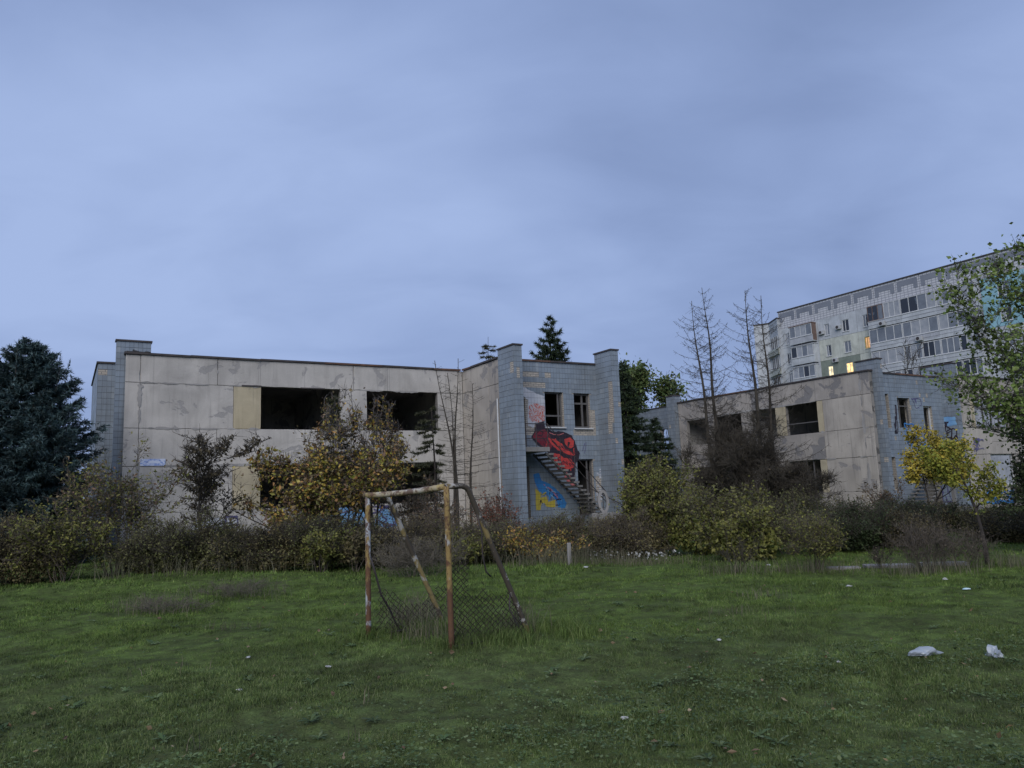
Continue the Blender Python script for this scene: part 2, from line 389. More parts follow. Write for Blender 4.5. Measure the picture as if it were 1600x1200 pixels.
# ------------------------------------------------------------------ object helpers
def np_mesh(name, V, faces, smooth=False):
    """V (N,3); faces list of int arrays (M,k)"""
    me = bpy.data.meshes.new(name)
    V = np.asarray(V, np.float32)
    me.vertices.add(len(V)); me.vertices.foreach_set('co', V.ravel())
    loops = np.concatenate([np.asarray(f, np.int32).ravel() for f in faces])
    starts = []; o_ = 0
    for f in faces:
        f = np.asarray(f)
        starts.append(o_ + np.arange(len(f)) * f.shape[1]); o_ += f.size
    starts = np.concatenate(starts).astype(np.int32)
    me.loops.add(len(loops)); me.loops.foreach_set('vertex_index', loops)
    me.polygons.add(len(starts)); me.polygons.foreach_set('loop_start', starts)
    me.polygons.foreach_set('use_smooth', np.full(len(starts), smooth))
    me.update(calc_edges=True)
    return me


def link(name, me, mat=None, parent=None):
    o = bpy.data.objects.new(name, me); COL.objects.link(o)
    if mat and me is not None:
        if not me.materials:
            me.materials.append(MATS[mat])
    if parent:
        o.parent = parent
    return o


def tag(o, label=None, cat=None, group=None, kind=None):
    if label: o['label'] = label
    if cat: o['category'] = cat
    if group: o['group'] = group
    if kind: o['kind'] = kind
    return o


def empty(name, loc, label, cat, group=None, rz=0.0):
    o = bpy.data.objects.new(name, None); COL.objects.link(o)
    o.location = loc; o.rotation_euler = (0, 0, rz); o.empty_display_size = 0.2
    return tag(o, label, cat, group)


class MB:
    def __init__(s):
        s.v = []; s.q = []; s.t = []

    def box(s, x0, x1, y0, y1, z0, z1):
        b = len(s.v)
        s.v += [(x0, y0, z0), (x1, y0, z0), (x1, y1, z0), (x0, y1, z0), (x0, y0, z1), (x1, y0, z1), (x1, y1, z1), (x0, y1, z1)]
        s.q += [(b + i, b + j, b + k, b + l) for i, j, k, l in ((3, 2, 1, 0), (4, 5, 6, 7), (0, 1, 5, 4), (1, 2, 6, 5), (2, 3, 7, 6), (3, 0, 4, 7))]
        return s

    def quad(s, a, b_, c, d):
        b = len(s.v); s.v += [a, b_, c, d]; s.q.append((b, b + 1, b + 2, b + 3)); return s

    def poly_prism(s, pts, z0, z1):
        n = len(pts); b = len(s.v)
        s.v += [(p[0], p[1], z0) for p in pts] + [(p[0], p[1], z1) for p in pts]
        for i in range(n):
            j = (i + 1) % n; s.q.append((b + i, b + j, b + n + j, b + n + i))
        for i in range(1, n - 1):
            s.t.append((b + n, b + n + i, b + n + i + 1)); s.t.append((b, b + i + 1, b + i))
        return s

    def bar(s, p0, p1, r, k=6, r1=None):
        p0 = Vector(p0); p1 = Vector(p1); d = (p1 - p0).normalized()
        a = d.orthogonal().normalized(); c = d.cross(a); b = len(s.v)
        r1 = r if r1 is None else r1
        for p, rr in ((p0, r), (p1, r1)):
            for i in range(k):
                t = 2 * math.pi * i / k; s.v.append(tuple(p + (a * math.cos(t) + c * math.sin(t)) * rr))
        for i in range(k):
            j = (i + 1) % k; s.q.append((b + i, b + j, b + k + j, b + k + i))
        for i in range(1, k - 1):
            s.t.append((b, b + i + 1, b + i)); s.t.append((b + k, b + k + i, b + k + i + 1))
        return s

    def build(s, name, mat, parent=None, bevel=0.0):
        me = bpy.data.meshes.new(name); me.from_pydata(s.v, [], s.q + s.t); me.update()
        o = link(name, me, mat, parent)
        if bevel:
            md = o.modifiers.new('bevel', 'BEVEL'); md.width = bevel; md.segments = 2; md.limit_method = 'ANGLE'
        return o


def pipe(pts, rad, k=10, rs=None):
    """continuous tube along points"""
    P = [Vector(p) for p in pts]; n = len(P); V = []; Q = []
    ref = Vector((0.13, 0.21, 0.97))
    for i, p in enumerate(P):
        d = (P[min(i + 1, n - 1)] - P[max(i - 1, 0)]).normalized()
        a = d.cross(ref)
        if a.length < 0.2: a = d.cross(Vector((1, 0, 0)))
        a.normalize(); c = d.cross(a); r = rs[i] if rs else rad
        for j in range(k):
            t = 2 * math.pi * j / k; V.append(tuple(p + (a * math.cos(t) + c * math.sin(t)) * r))
    for i in range(n - 1):
        for j in range(k):
            l = (j + 1) % k; Q.append((i * k + j, i * k + l, (i + 1) * k + l, (i + 1) * k + j))
    T = [tuple(range(k))[::-1], tuple(range((n - 1) * k, n * k))]
    me = bpy.data.meshes.new('pipe'); me.from_pydata(V, [], Q + T); me.update()
    for p in me.polygons: p.use_smooth = True
    return me


rng = np.random.default_rng(7)
random.seed(7)


def gz(x, y):
    """gentle unevenness of the ground"""
    f = np.clip((30.0 - np.hypot(x, np.maximum(y, 0) * 1.0)) / 10.0, 0, 1)
    return f * (0.035 * np.sin(0.55 * x + 0.4) * np.cos(0.43 * y) + 0.022 * np.sin(1.31 * x - 0.7 * y + 1.0) + 0.016 * np.cos(2.1 * y + 0.9 * x)
                + 0.018 * np.sin(3.9 * x + 1.7 * y) * np.sin(4.4 * y - 1.2 * x + 0.5) + 0.010 * np.sin(7.3 * x - 2.1 * y + 1) * np.sin(6.1 * y + 2.7 * x)
                + 0.16 * np.exp(-((x + 7.5) / 3.2) ** 2 - ((y - 17.4) / 1.6) ** 2))


# ------------------------------------------------------------------ ground
def nonuni(lo, hi, step, far, grow=1.35):
    a = list(np.arange(lo, hi + 1e-6, step)); st = step
    while a[-1] < far: st *= grow; a.append(a[-1] + st)
    st = step
    while a[0] > -far: st *= grow; a.insert(0, a[0] - st)
    return np.array(a)


xs = nonuni(-16, 16, 0.14, 900); ys = nonuni(2.5, 22, 0.14, 900)
X, Y = np.meshgrid(xs, ys); Z = gz(X, Y)
V = np.stack([X.ravel(), Y.ravel(), Z.ravel()], 1); nx = len(xs)
i, j = np.meshgrid(np.arange(nx - 1), np.arange(len(ys) - 1)); k = (j * nx + i).ravel()
me = np_mesh('ground', V, [np.stack([k, k + 1, k + nx + 1, k + nx], 1)])
me.polygons.foreach_set('use_smooth', np.ones(len(me.polygons), bool))
tag(link('ground', me, 'turf'), 'rough grassy ground of the abandoned yard', 'ground', kind='structure')

TH = R(30.43)


# ------------------------------------------------------------------ wall toolkit (building-local s,t,z)
def pt(pl, a, z, c, d):
    """pl 'T': wall in the plane t=c running along s; pl 'S': plane s=c running along t; d = depth inward"""
    return (a, c + d, z) if pl == 'T' else (c + d, a, z)


def wall_mesh(pl, c, a0, a1, z0, z1, th, holes=(), jit=0.0):
    A = sorted({a0, a1, *[min(max(h[i], a0), a1) for h in holes for i in (0, 1)]})
    Zs = sorted({z0, z1, *[min(max(h[i], z0), z1) for h in holes for i in (2, 3)]})
    na, nz = len(A) - 1, len(Zs) - 1

    def solid(i, j):
        if i < 0 or j < 0 or i >= na or j >= nz: return False
        x, z = (A[i] + A[i + 1]) / 2, (Zs[j] + Zs[j + 1]) / 2
        return not any(h[0] < x < h[1] and h[2] < z < h[3] for h in holes)
    m = MB(); q = lambda a, z, d: pt(pl, a, z, c, d)
    for i in range(na):
        for j in range(nz):
            if not solid(i, j): continue
            x0, x1, y0, y1 = A[i], A[i + 1], Zs[j], Zs[j + 1]
            m.quad(q(x0, y0, 0), q(x1, y0, 0), q(x1, y1, 0), q(x0, y1, 0))
            m.quad(q(x1, y0, th), q(x0, y0, th), q(x0, y1, th), q(x1, y1, th))
            if not solid(i - 1, j): m.quad(q(x0, y0, th), q(x0, y0, 0), q(x0, y1, 0), q(x0, y1, th))
            if not solid(i + 1, j): m.quad(q(x1, y0, 0), q(x1, y0, th), q(x1, y1, th), q(x1, y1, 0))
            if not solid(i, j - 1): m.quad(q(x0, y0, th), q(x1, y0, th), q(x1, y0, 0), q(x0, y0, 0))
            if not solid(i, j + 1): m.quad(q(x0, y1, 0), q(x1, y1, 0), q(x1, y1, th), q(x0, y1, th))
    return m


def wall(name, mat, par, pl, c, a0, a1, z0, z1, th, holes=()):
    return wall_mesh(pl, c, a0, a1, z0, z1, th, holes).build(name, mat, par)


def panel(mat, par, pl, c, a0, a1, z0, z1, gap=0.009, th=0.028, holes=(), name='wall_panel'):
    """one facade panel with chipped, slightly uneven edges, proud of the dark joints"""
    c += random.uniform(-0.012, 0.004); gap *= random.uniform(0.45, 1.0)
    if holes:
        return wall(name, mat, par, pl, c, a0 + gap, a1 - gap, z0 + gap, z1 - gap, th, holes)
    x0, x1, y0, y1 = a0 + gap, a1 - gap, z0 + gap, z1 - gap
    na, nz = max(2, int((x1 - x0) / 0.22)), max(2, int((y1 - y0) / 0.22))
    edge = []
    for i in range(na): edge.append((x0 + (x1 - x0) * i / na, y0))
    for i in range(nz): edge.append((x1, y0 + (y1 - y0) * i / nz))
    for i in range(na): edge.append((x1 - (x1 - x0) * i / na, y1))
    for i in range(nz): edge.append((x0, y1 - (y1 - y0) * i / nz))
    E2 = []
    for (a, z) in edge:
        ja = abs(random.gauss(0, 0.006)) + (random.random() < 0.06) * random.uniform(0.01, 0.045)
        ma = max(-1, min(1, ((x0 + x1) / 2 - a) / max(1e-6, (x1 - x0) / 2))); mz = max(-1, min(1, ((y0 + y1) / 2 - z) / max(1e-6, (y1 - y0) / 2)))
        E2.append((a + ja * (ma if abs(ma) > 0.98 else 0), z + ja * (mz if abs(mz) > 0.98 else 0)))
    n = len(E2); V = [pt(pl, a, z, c, 0) for a, z in E2] + [pt(pl, a, z, c, th) for a, z in edge]
    F = [tuple(range(n))] + [(i, n + i, n + (i + 1) % n, (i + 1) % n) for i in range(n)]
    if pl == 'S': F = [f[::-1] for f in F]
    me = bpy.data.meshes.new(name); me.from_pydata(V, [], F); me.update()
    return link(name, me, mat, par)


def tiles(par, pl, c, a0, a1, z0, z1, holes=(), missing=(), mat='tile', tw=0.15, thh=0.225, drop=0.006, name='tile_facing', toward=-1):
    """ceramic facing tiles as real slightly uneven pieces joined in one mesh; missing = rectangles (a0,a1,z0,z1) fallen off"""
    V = []; n = 0
    na = max(1, round((a1 - a0) / tw)); tw = (a1 - a0) / na; nz = max(1, round((z1 - z0) / thh)); thh = (z1 - z0) / nz
    gx, gzv = 0.004, 0.0075
    CELLS = []
    for j in range(nz):
        for i in range(na):
            x0, x1 = a0 + i * tw + gx, a0 + (i + 1) * tw - gx; y0, y1 = z0 + j * thh + gzv, z0 + (j + 1) * thh - gzv
            mxx, mzz = (x0 + x1) / 2, (y0 + y1) / 2
            if random.random() < drop: continue
            if any(h[0] < mxx < h[1] and h[2] < mzz < h[3] for h in missing): continue
            bad = False
            for h in holes:
                if x0 < h[1] and x1 > h[0] and y0 < h[3] and y1 > h[2]:
                    ox = min(x1, h[1]) - max(x0, h[0]); oz = min(y1, h[3]) - max(y0, h[2])
                    if ox > 0.8 * (x1 - x0) and oz > 0.8 * (y1 - y0): bad = True; break
                    if ox / (x1 - x0) < oz / (y1 - y0):
                        if mxx < (h[0] + h[1]) / 2: x1 = h[0]
                        else: x0 = h[1]
                    else:
                        if mzz < (h[2] + h[3]) / 2: y1 = h[2]
                        else: y0 = h[3]
            if bad or x1 - x0 < 0.01 or y1 - y0 < 0.01: continue
            CELLS.append((x0 - gx, x1 + gx, y0 - gzv, y1 + gzv))
            d = toward * (0.009 + random.uniform(0, 0.0015)); e = random.uniform(-0.0008, 0.0008); f = random.uniform(-0.0008, 0.0008)
            V += [pt(pl, x0, y0, c, d + e), pt(pl, x1, y0, c, d - e), pt(pl, x1, y1, c, d + f), pt(pl, x0, y1, c, d - f),
                  pt(pl, x0, y0, c, 0), pt(pl, x1, y0, c, 0), pt(pl, x1, y1, c, 0), pt(pl, x0, y1, c, 0)]
            n += 1
    b = np.arange(n)[:, None] * 8
    q = np.concatenate([b + np.array([f_]) for f_ in ((0, 1, 2, 3), (0, 4, 5, 1), (1, 5, 6, 2), (2, 6, 7, 3), (3, 7, 4, 0))])
    o = link(name, np_mesh(name, np.array(V), [q]), mat, par)
    tag(o, kind='stuff')
    if CELLS:
        n = len(CELLS); gm = np.array([[pt(pl, x, z, c, toward * 0.0035) for x, z in ((x0, y0), (x1, y0), (x1, y1), (x0, y1))] for x0, x1, y0, y1 in CELLS]).reshape(-1, 3)
        tag(link('grout', np_mesh('grout', gm, [np.arange(n * 4).reshape(-1, 4)]), 'grout', par), kind='stuff')
    return o


def flat_poly(par, pl, c, pts, mat, name='graffiti', out=0.02):
    from mathutils.geometry import tessellate_polygon
    t = tessellate_polygon([[Vector((a, z, 0)) for a, z in pts]])
    V = [pt(pl, a, z, c, -out) for a, z in pts]
    me = bpy.data.meshes.new(name); me.from_pydata(V, [], [tuple(f) for f in t]); me.update()
    return link(name, me, mat, par)


def wobble(pts, k=5, amp=0.03):
    o = []; n = len(pts)
    for i in range(n):
        (a, b), (c, d) = pts[i], pts[(i + 1) % n]
        for j in range(k):
            f = j / k; o.append((a + (c - a) * f + random.gauss(0, amp) * (j > 0), b + (d - b) * f + random.gauss(0, amp) * (j > 0)))
    return o


def stroke(m, pl, c, pts, w, out=0.021):
    for (a, z), (b, y) in zip(pts, pts[1:]):
        L = math.hypot(b - a, y - z) + 1e-6; px, pz = -(y - z) / L * w / 2, (b - a) / L * w / 2
        m.quad(pt(pl, a - px, z - pz, c, -out), pt(pl, b - px, y - pz, c, -out), pt(pl, b + px, y + pz, c, -out), pt(pl, a + px, z + pz, c, -out))


def scribble(par, pl, c, a0, a1, z0, z1, mat, n=6, w=0.05, seed=0, out=0.021):
    r = random.Random(seed); m = MB()
    for _ in range(n):
        a, z = r.uniform(a0, a1), r.uniform(z0, z1); ps = [(a, z)]
        ang = r.uniform(0, 6.28)
        for _ in range(9):
            ang += r.gauss(0, 0.9)
            a = min(a1, max(a0, a + math.cos(ang) * (a1 - a0) * 0.16)); z = min(z1, max(z0, z + math.sin(ang) * (z1 - z0) * 0.2)); ps.append((a, z))
        stroke(m, pl, c, ps, w * r.uniform(0.6, 1.3), out + r.uniform(0, 0.003))
    return m.build('graffiti', mat, par)


def flashing(par, pl, c, a0, a1, z, step=2.7, mat='flashing', depth=0.32, over=0.06):
    a = a0
    while a < a1 - 0.05:
        b = min(a1, a + step * random.uniform(0.75, 1.15))
        if a1 - b < 0.6: b = a1
        dz0, dz1 = random.uniform(-0.015, 0.02), random.uniform(-0.02, 0.015)
        m = MB(); h = 0.075
        for k_, (aa, dz) in enumerate(((a, dz0), (b - 0.01, dz1))):
            for d in (-over - random.uniform(0, .015), depth):
                m.v += [pt(pl, aa, z + dz, c, d), pt(pl, aa, z + dz + h, c, d)]
        m.q = [(0, 4, 5, 1), (2, 3, 7, 6), (1, 5, 7, 3), (0, 2, 6, 4), (0, 1, 3, 2), (4, 6, 7, 5)]
        m.build('roof_flashing', mat if random.random() > 0.25 else 'flashing_rust', par)
        a = b


def bare_frame(par, pl, c, a0, a1, z0, z1, vs=(), hs=(), mat='old_wood', w=0.06, inset=0.12, outer=True, name='window_frame'):
    """window frame with posts at a=vs and rails at z=hs"""
    m = MB(); d0, d1 = inset, inset + 0.06

    def bx(x0, x1, y0, y1, e=0.0):
        p, q = pt(pl, x0, y0, c, d0 + e), pt(pl, x1, y1, c, d1 - e)
        m.box(min(p[0], q[0]), max(p[0], q[0]), min(p[1], q[1]), max(p[1], q[1]), y0, y1)
    if outer:
        bx(a0, a1, z0, z0 + w); bx(a0, a1, z1 - w, z1); bx(a0, a0 + w, z0 + w, z1 - w); bx(a1 - w, a1, z0 + w, z1 - w)
    for v in vs: bx(v - w / 2, v + w / 2, z0 + (w if outer else 0), z1 - (w if outer else 0), 0.003)
    for h in hs: bx(a0 + (w if outer else 0), a1 - (w if outer else 0), h - w / 2, h + w / 2, 0.006)
    return m.build(name, mat, par)


# ------------------------------------------------------------------ abandoned building, left
B1 = empty('abandoned_building', (-14.13, 27.7, 0),
           'derelict two-storey beige panel building with tiled stair tower behind the goal', 'building', 'derelict kindergarten buildings', TH)
ZR = 7.28
W_UP = [(4.84, 8.06, 4.55, 6.24), (9.21, 12.5, 4.55, 6.24)]
W_LO = [(4.84, 8.06, 1.45, 3.14), (9.21, 12.5, 1.45, 3.14)]
wall('backing_wall', 'joint', B1, 'T', 0.03, 0.02, 13.9, -0.4, ZR - 0.02, 0.2, W_UP + W_LO)
rows = [(-0.4, 1.45), (1.45, 3.16), (3.16, 4.55), (4.55, 6.24), (6.24, ZR)]
cols_full = [(0, 0.5), (0.5, 3.2), (3.2, 8.63), (8.63, 13.75)]
for (z0, z1) in (rows[0], rows[2], rows[4]):
    for (a, b) in cols_full:
        panel('plaster', B1, 'T', 0.0, a, b, z0, z1)
for k_, (z0, z1) in enumerate((rows[1], rows[3])):
    for (a, b) in ((0, 0.5), (0.5, 3.8)):
        panel('plaster', B1, 'T', 0.0, a, b, z0, z1)
    panel('plaster_yellow', B1, 'T', -0.004, 3.8, 4.84, z0, z1, 0.006)
    panel('plaster', B1, 'T', 0.0, 8.06, 9.21, z0, z1)
    panel('plaster', B1, 'T', 0.0, 12.5, 13.75, z0, z1)
def mortar(par, pl, c, p, q, n, wmax=0.11, seed=0):
    r = random.Random(seed)
    for i in range(n):
        f0 = r.random(); f1 = min(1.0, f0 + r.uniform(.05, .22))
        (a0, z0), (a1, z1) = [(p[0] + (q[0] - p[0]) * f, p[1] + (q[1] - p[1]) * f) for f in (f0, f1)]
        L = math.hypot(a1 - a0, z1 - z0)
        if L < .15: continue
        ux, uz = (a1 - a0) / L, (z1 - z0) / L; k = max(3, int(L / .09)); w = r.uniform(.35, 1) * wmax / 2; A, B = [], []
        for j in range(k + 1):
            t = j / k; e = math.sin(math.pi * min(1, max(0, t))) ** .4; wa, wb = w * e * r.uniform(.5, 1.2), w * e * r.uniform(.5, 1.2)
            x, z = a0 + (a1 - a0) * t, z0 + (z1 - z0) * t; A.append((x - uz * wa, z + ux * wa)); B.append((x + uz * wb, z - ux * wb))
        flat_poly(par, pl, c, A[::-1][1:-1] + B if k > 2 else A + B[::-1], 'mortar', 'mortar_patch', .016 + i * 2e-4)


for i_, z in enumerate((3.16, 4.55, 6.24)): mortar(B1, 'T', 0.0, (0.0, z), (13.7 if z < 4 else 4.8, z), 9, .13, i_ + 1)
mortar(B1, 'T', 0.0, (8.1, 6.24), (13.7, 6.24), 5, .10, 21)
for i_, a in enumerate((0.5, 3.2, 8.63)): mortar(B1, 'T', 0.0, (a, 6.2), (a, 7.2), 3, .12, i_ + 11)
mortar(B1, 'T', 0.0, (0.5, 0.5), (0.5, 6.2), 9, .26, 15)
# return wall
wall('backing_wall', 'joint', B1, 'S', 13.79, -3.5, 0.05, -0.4, ZR - 0.02, 0.2)
for (z0, z1) in ((-0.4, 3.16), (3.16, 6.24), (6.24, ZR)):
    panel('plaster_pale', B1, 'S', 13.76, -2.5, -0.02, z0, z1)
    panel('plaster_worn', B1, 'S', 13.76, -3.42, -2.5, z0, z1)
MB().bar((13.70, -3.32, -0.2), (13.70, -3.32, 5.6), 0.035, 8).build('drain_pipe', 'frame_white', B1)
# shell behind the facades
MB().box(0.1, 13.9, 0.32, 9.0, 6.95, ZR - 0.06).build('roof_slab', 'interior', B1)
MB().box(13.92, 19.2, -3.0, 9.0, 6.95, ZR - 0.065).build('roof_slab', 'interior', B1)
MB().box(0.1, 13.9, 0.32, 9.0, 3.35, 3.65).build('floor_slab', 'interior', B1)
MB().box(13.92, 19.2, -3.02, 9.0, 3.3, 3.6).build('floor_slab', 'interior', B1)
MB().box(0.1, 19.2, 0.31, 9.0, 0.35, 0.6).build('floor_slab', 'interior', B1)
MB().box(0.0, 19.25, 9.0, 9.3, -0.4, ZR).build('rear_wall', 'interior', B1)
MB().box(8.5, 8.65, 0.32, 9.0, 3.65, 6.95).build('partition', 'interior', B1)
MB().box(8.5, 8.65, 0.32, 9.0, 0.6, 3.35).build('partition', 'interior', B1)
MB().box(5.0, 5.12, 5.0, 9.0, 3.65, 6.95).build('partition', 'interior', B1)
MB().box(0.02, 0.3, 0.32, 9.0, -0.4, ZR).build('end_wall', 'concrete', B1)
MB().box(19.22, 19.5, -3.1, 9.2, -0.4, ZR).build('end_wall', 'concrete', B1)
MB().box(13.9, 14.05, 0.0, 9.0, 3.65, 6.95).build('partition', 'interior', B1)
flashing(B1, 'T', 0.0, -0.05, 13.68, ZR)
flashing(B1, 'S', 13.76, -3.4, -0.1, ZR)
# lintel shadow gaps built as dark strips, and torn edge, above the openings
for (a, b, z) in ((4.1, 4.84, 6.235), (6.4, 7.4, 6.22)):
    MB().box(a, b, -0.045, 0.0, z, z + 0.045).build('lintel_shadow_strip', 'flashing', B1)

# torn roofing felt lying on the parapet beside the left fin
jg = random.Random(8); m = MB()
for q_ in range(12):
    a = 0.02 + q_ * .068; h_ = jg.uniform(.02, .09); m.box(a, a + .062, -.05 + jg.uniform(0, .03), .2, ZR + .078, ZR + .08 + h_)
tag(m.build('torn_felt', 'roof_felt', B1), kind='stuff')
# tall fin at the left end, tiled
FIN_T = 7.72


def fin(par, s0, s1, t0, t1, top, mat='tile', faces='ST', missing_s=(), missing_t=(), zb=-0.3):
    f = MB().box(s0, s1, t0, t1, zb, top - 0.002).build('tiled_fin', 'pale_brick', par)
    if 'S' in faces: tiles(f, 'S', s0, t0, t1, zb + 0.3, top, (), missing_s, mat)
    if 'T' in faces: tiles(f, 'T', t0, s0 - 0.012, s1, zb + 0.3, top, (), missing_t, mat, 0.14)
    MB().box(s0 - 0.05, s1 + 0.04, t0 - 0.05, t1 + 0.04, top + 0.003, top + 0.065).build('cap', 'flashing', f)
    return f


fin(B1, -0.29, 0.86, 0.28, 0.60, 7.80)
fin(B1, 13.74, 14.14, -4.7, -3.42, 7.63, missing_t=[(13.85, 13.99, 6.2, 6.65)], missing_s=[(-4.7, -4.4, 6.6, 6.9)])
fin(B1, 18.85, 19.24, -4.5, -3.28, 7.76, missing_s=[(-4.45, -4.2, 4.6, 6.4), (-4.3, -4.0, 4.2, 5.0)], missing_t=[(18.85, 19.0, 3.6, 3.9)])
# lower tiled wing beyond the fin
wing = MB().box(-0.80, 0.0, 2.5, 9.0, -0.3, 7.30).build('tiled_wing', 'pale_brick', B1)
tiles(wing, 'T', 2.5, -0.8, 0.0, 0, 7.3, (), [(-0.8, -0.55, 6.75, 7.0)], 'tile', 0.16)
tiles(wing, 'S', -0.8, 2.5, 9.0, 0, 7.3, (), (), 'tile', 0.2, 0.3)
MB().box(-0.86, 0.05, 2.44, 9.0, 7.303, 7.37).build('cap', 'flashing', wing)
m = MB(); m.bar((-0.38, 2.0, 0.4), (-0.17, 1.35, 4.5), 0.035, 6); m.bar((-0.30, 2.0, 0.4), (-0.10, 1.35, 4.5), 0.035, 6)
for q_ in range(10):
    f_ = 0.1 + q_ * 0.095; m.bar((-0.38 + .21 * f_, 2.0 - .65 * f_, 0.4 + 4.1 * f_), (-0.30 + .2 * f_, 2.0 - .65 * f_, 0.4 + 4.1 * f_), 0.015, 4)
tag(m.build('steel_ladder', 'dark_metal', None), 'narrow dark steel ladder leaning on the left tiled wing', 'ladder').parent = None
bpy.data.objects['steel_ladder'].location = (-14.13, 27.7, 0); bpy.data.objects['steel_ladder'].rotation_euler = (0, 0, TH)

# tiled stair tower facade
HT = [(16.06, 17.0, 4.45, 5.98), (17.58, 18.45, 4.42, 5.97), (14.40, 15.06, 3.62, 5.65), (17.60, 18.46, 0.6, 3.05), (14.5, 15.12, 0.6, 2.77)]
TF = -3.3
tw_ = wall('tower_facade', 'pale_brick', B1, 'T', TF, 14.14, 18.85, -0.4, ZR, 0.30, HT)
miss = [(14.92, 15.75, 6.52, 6.72), (14.92, 16.05, 6.24, 6.45), (16.1, 16.4, 6.5, 6.72), (17.5, 18.72, 4.02, 4.40), (18.47, 18.66, 4.4, 5.2), (15.07, 15.2, 4.0, 5.7), (15.15, 15.9, 4.0, 4.45), (18.5, 18.8, 1.2, 2.2)]
tiles(tw_, 'T', TF, 14.14, 18.85, 0, ZR, HT, miss, 'tile')
flashing(B1, 'T', TF, 14.14, 18.85, ZR)
for h in HT[:2]:
    MB().box(h[0] - 0.06, h[1] + 0.06, TF - 0.10, TF - 0.02, h[2] - 0.06, h[2] - 0.005).build('window_sill', 'frame_white', tw_)
bare_frame(tw_, 'T', TF, 16.06, 17.0, 4.45, 5.98, (16.82,), (4.95,), 'old_wood', 0.07)
bare_frame(tw_, 'T', TF, 17.58, 18.45, 4.42, 5.97, (18.1,), (5.52,), 'old_wood', 0.08)
bare_frame(tw_, 'T', TF, 14.40, 15.06, 3.62, 5.65, (), (), 'old_wood', 0.05, name='door_frame')
bare_frame(tw_, 'T', TF, 17.60, 18.46, 0.6, 3.05, (18.2,), (), 'old_wood', 0.06, name='door_frame')
bare_frame(tw_, 'T', TF, 14.5, 15.12, 0.6, 2.77, (), (), 'old_wood', 0.06, name='door_frame')
for a in (16.25, 16.38, 16.5):
    MB().box(a, a + 0.05, TF + 1.2, TF + 1.25, 4.4, 5.6).build('inner_lath', 'frame_white', tw_)

# graffiti on the tower
GR = {'white': [(14.89, 6.05), (15.09, 6.13), (15.61, 5.88), (16.03, 5.78), (16.03, 5.36), (15.95, 4.71), (15.55, 4.67), (15.41, 4.4), (15.15, 4.48), (15.2, 5.61), (14.88, 5.82)],
      'scr': [(15.23, 5.34), (15.5, 5.46), (16.02, 5.36), (16.0, 4.71), (15.73, 4.63), (15.37, 4.67), (15.2, 4.78)],
      'black': [(15.53, 4.56), (15.92, 4.71), (16.03, 4.43), (16.41, 4.25), (16.93, 4.25), (17.33, 4.11), (17.49, 3.89), (17.61, 3.55), (17.75, 3.3), (17.69, 3.08), (17.52, 2.89), (17.48, 2.6), (17.4, 2.31), (17.44, 1.88), (17.24, 1.96), (16.99, 2.14), (16.88, 2.47), (16.58, 2.62), (16.34, 2.91), (16.18, 3.2), (16.02, 3.45), (15.65, 3.63), (15.37, 3.88), (15.29, 4.03), (15.43, 4.2)],
      'R1': [(15.35, 4.03), (15.51, 4.24), (15.99, 4.35), (16.23, 4.07), (16.38, 3.7), (16.2, 3.45), (15.86, 3.6), (15.58, 3.81)],
      'R2': [(16.09, 3.99), (16.44, 3.92), (16.82, 3.74), (17.02, 3.45), (17.5, 3.32), (17.49, 3.19), (17.14, 3.25), (16.8, 3.38), (16.54, 3.49), (16.29, 3.7)],
      'R3': [(16.96, 3.92), (17.27, 4.0), (17.47, 3.85), (17.43, 3.59), (17.29, 3.52), (17.16, 3.56), (17.28, 3.78), (17.13, 3.81), (17.12, 3.56), (16.99, 3.67)],
      'R4': [(16.36, 3.31), (16.7, 3.27), (16.87, 3.12), (17.22, 3.08), (17.43, 2.82), (17.37, 2.68), (17.11, 2.61), (16.85, 2.69), (16.58, 2.62), (16.38, 2.87)],
      'R5': [(17.01, 2.5), (17.18, 2.32), (17.3, 2.13), (17.44, 1.95), (17.37, 1.84), (16.99, 2.11), (16.87, 2.25)],
      'blue': [(15.3, 2.43), (15.59, 2.49), (15.7, 2.17), (16.12, 2.02), (16.45, 1.76), (16.7, 1.54), (16.94, 1.18), (16.84, 0.97), (16.49, 1.01), (16.42, 1.3), (16.18, 1.49), (16.08, 1.35), (16.01, 1.56), (15.63, 1.61), (15.4, 2.04)],
      'yel': [(15.37, 1.83), (15.6, 1.68), (15.62, 1.44), (15.92, 1.5), (15.99, 1.25), (16.38, 1.34), (16.34, 1.02), (15.9, 1.07), (15.82, 1.22), (15.66, 1.22), (15.6, 0.95), (15.39, 0.92)]}
for key, mt, off, amp in (('white', 'paint_white', .020, .02), ('scr', 'paint_scribble', .0225, .015), ('black', 'paint_black', .0235, .012),
                          ('R1', 'paint_darkred', .0255, .008), ('R2', 'paint_red', .026, .008), ('R3', 'paint_red', .0265, .006), ('R4', 'paint_red', .026, .008),
                          ('R5', 'paint_pink', .0255, .008), ('blue', 'paint_blue', .0235, .012), ('yel', 'paint_yellow', .022, .01)):
    flat_poly(tw_, 'T', TF, wobble(GR[key], 4, amp), mt, 'graffiti', off)
m = MB()
for ps in ([(15.5, 4.1), (15.7, 4.3), (15.9, 4.2), (15.8, 4.05), (15.6, 4.1)], [(16.3, 3.85), (16.6, 3.6), (16.9, 3.55)], [(16.5, 3.2), (16.65, 2.9), (16.9, 2.95), (17.1, 2.8)],
           [(16.45, 3.05), (16.7, 3.15), (16.75, 2.75)], [(17.0, 2.95), (17.25, 2.75)], [(17.05, 2.35), (17.2, 2.1)], [(15.85, 4.0), (16.05, 3.75), (16.2, 3.8)], [(16.62, 3.75), (16.75, 3.5), (17.0, 3.4)]):
    stroke(m, 'T', TF, ps, 0.035, 0.029)
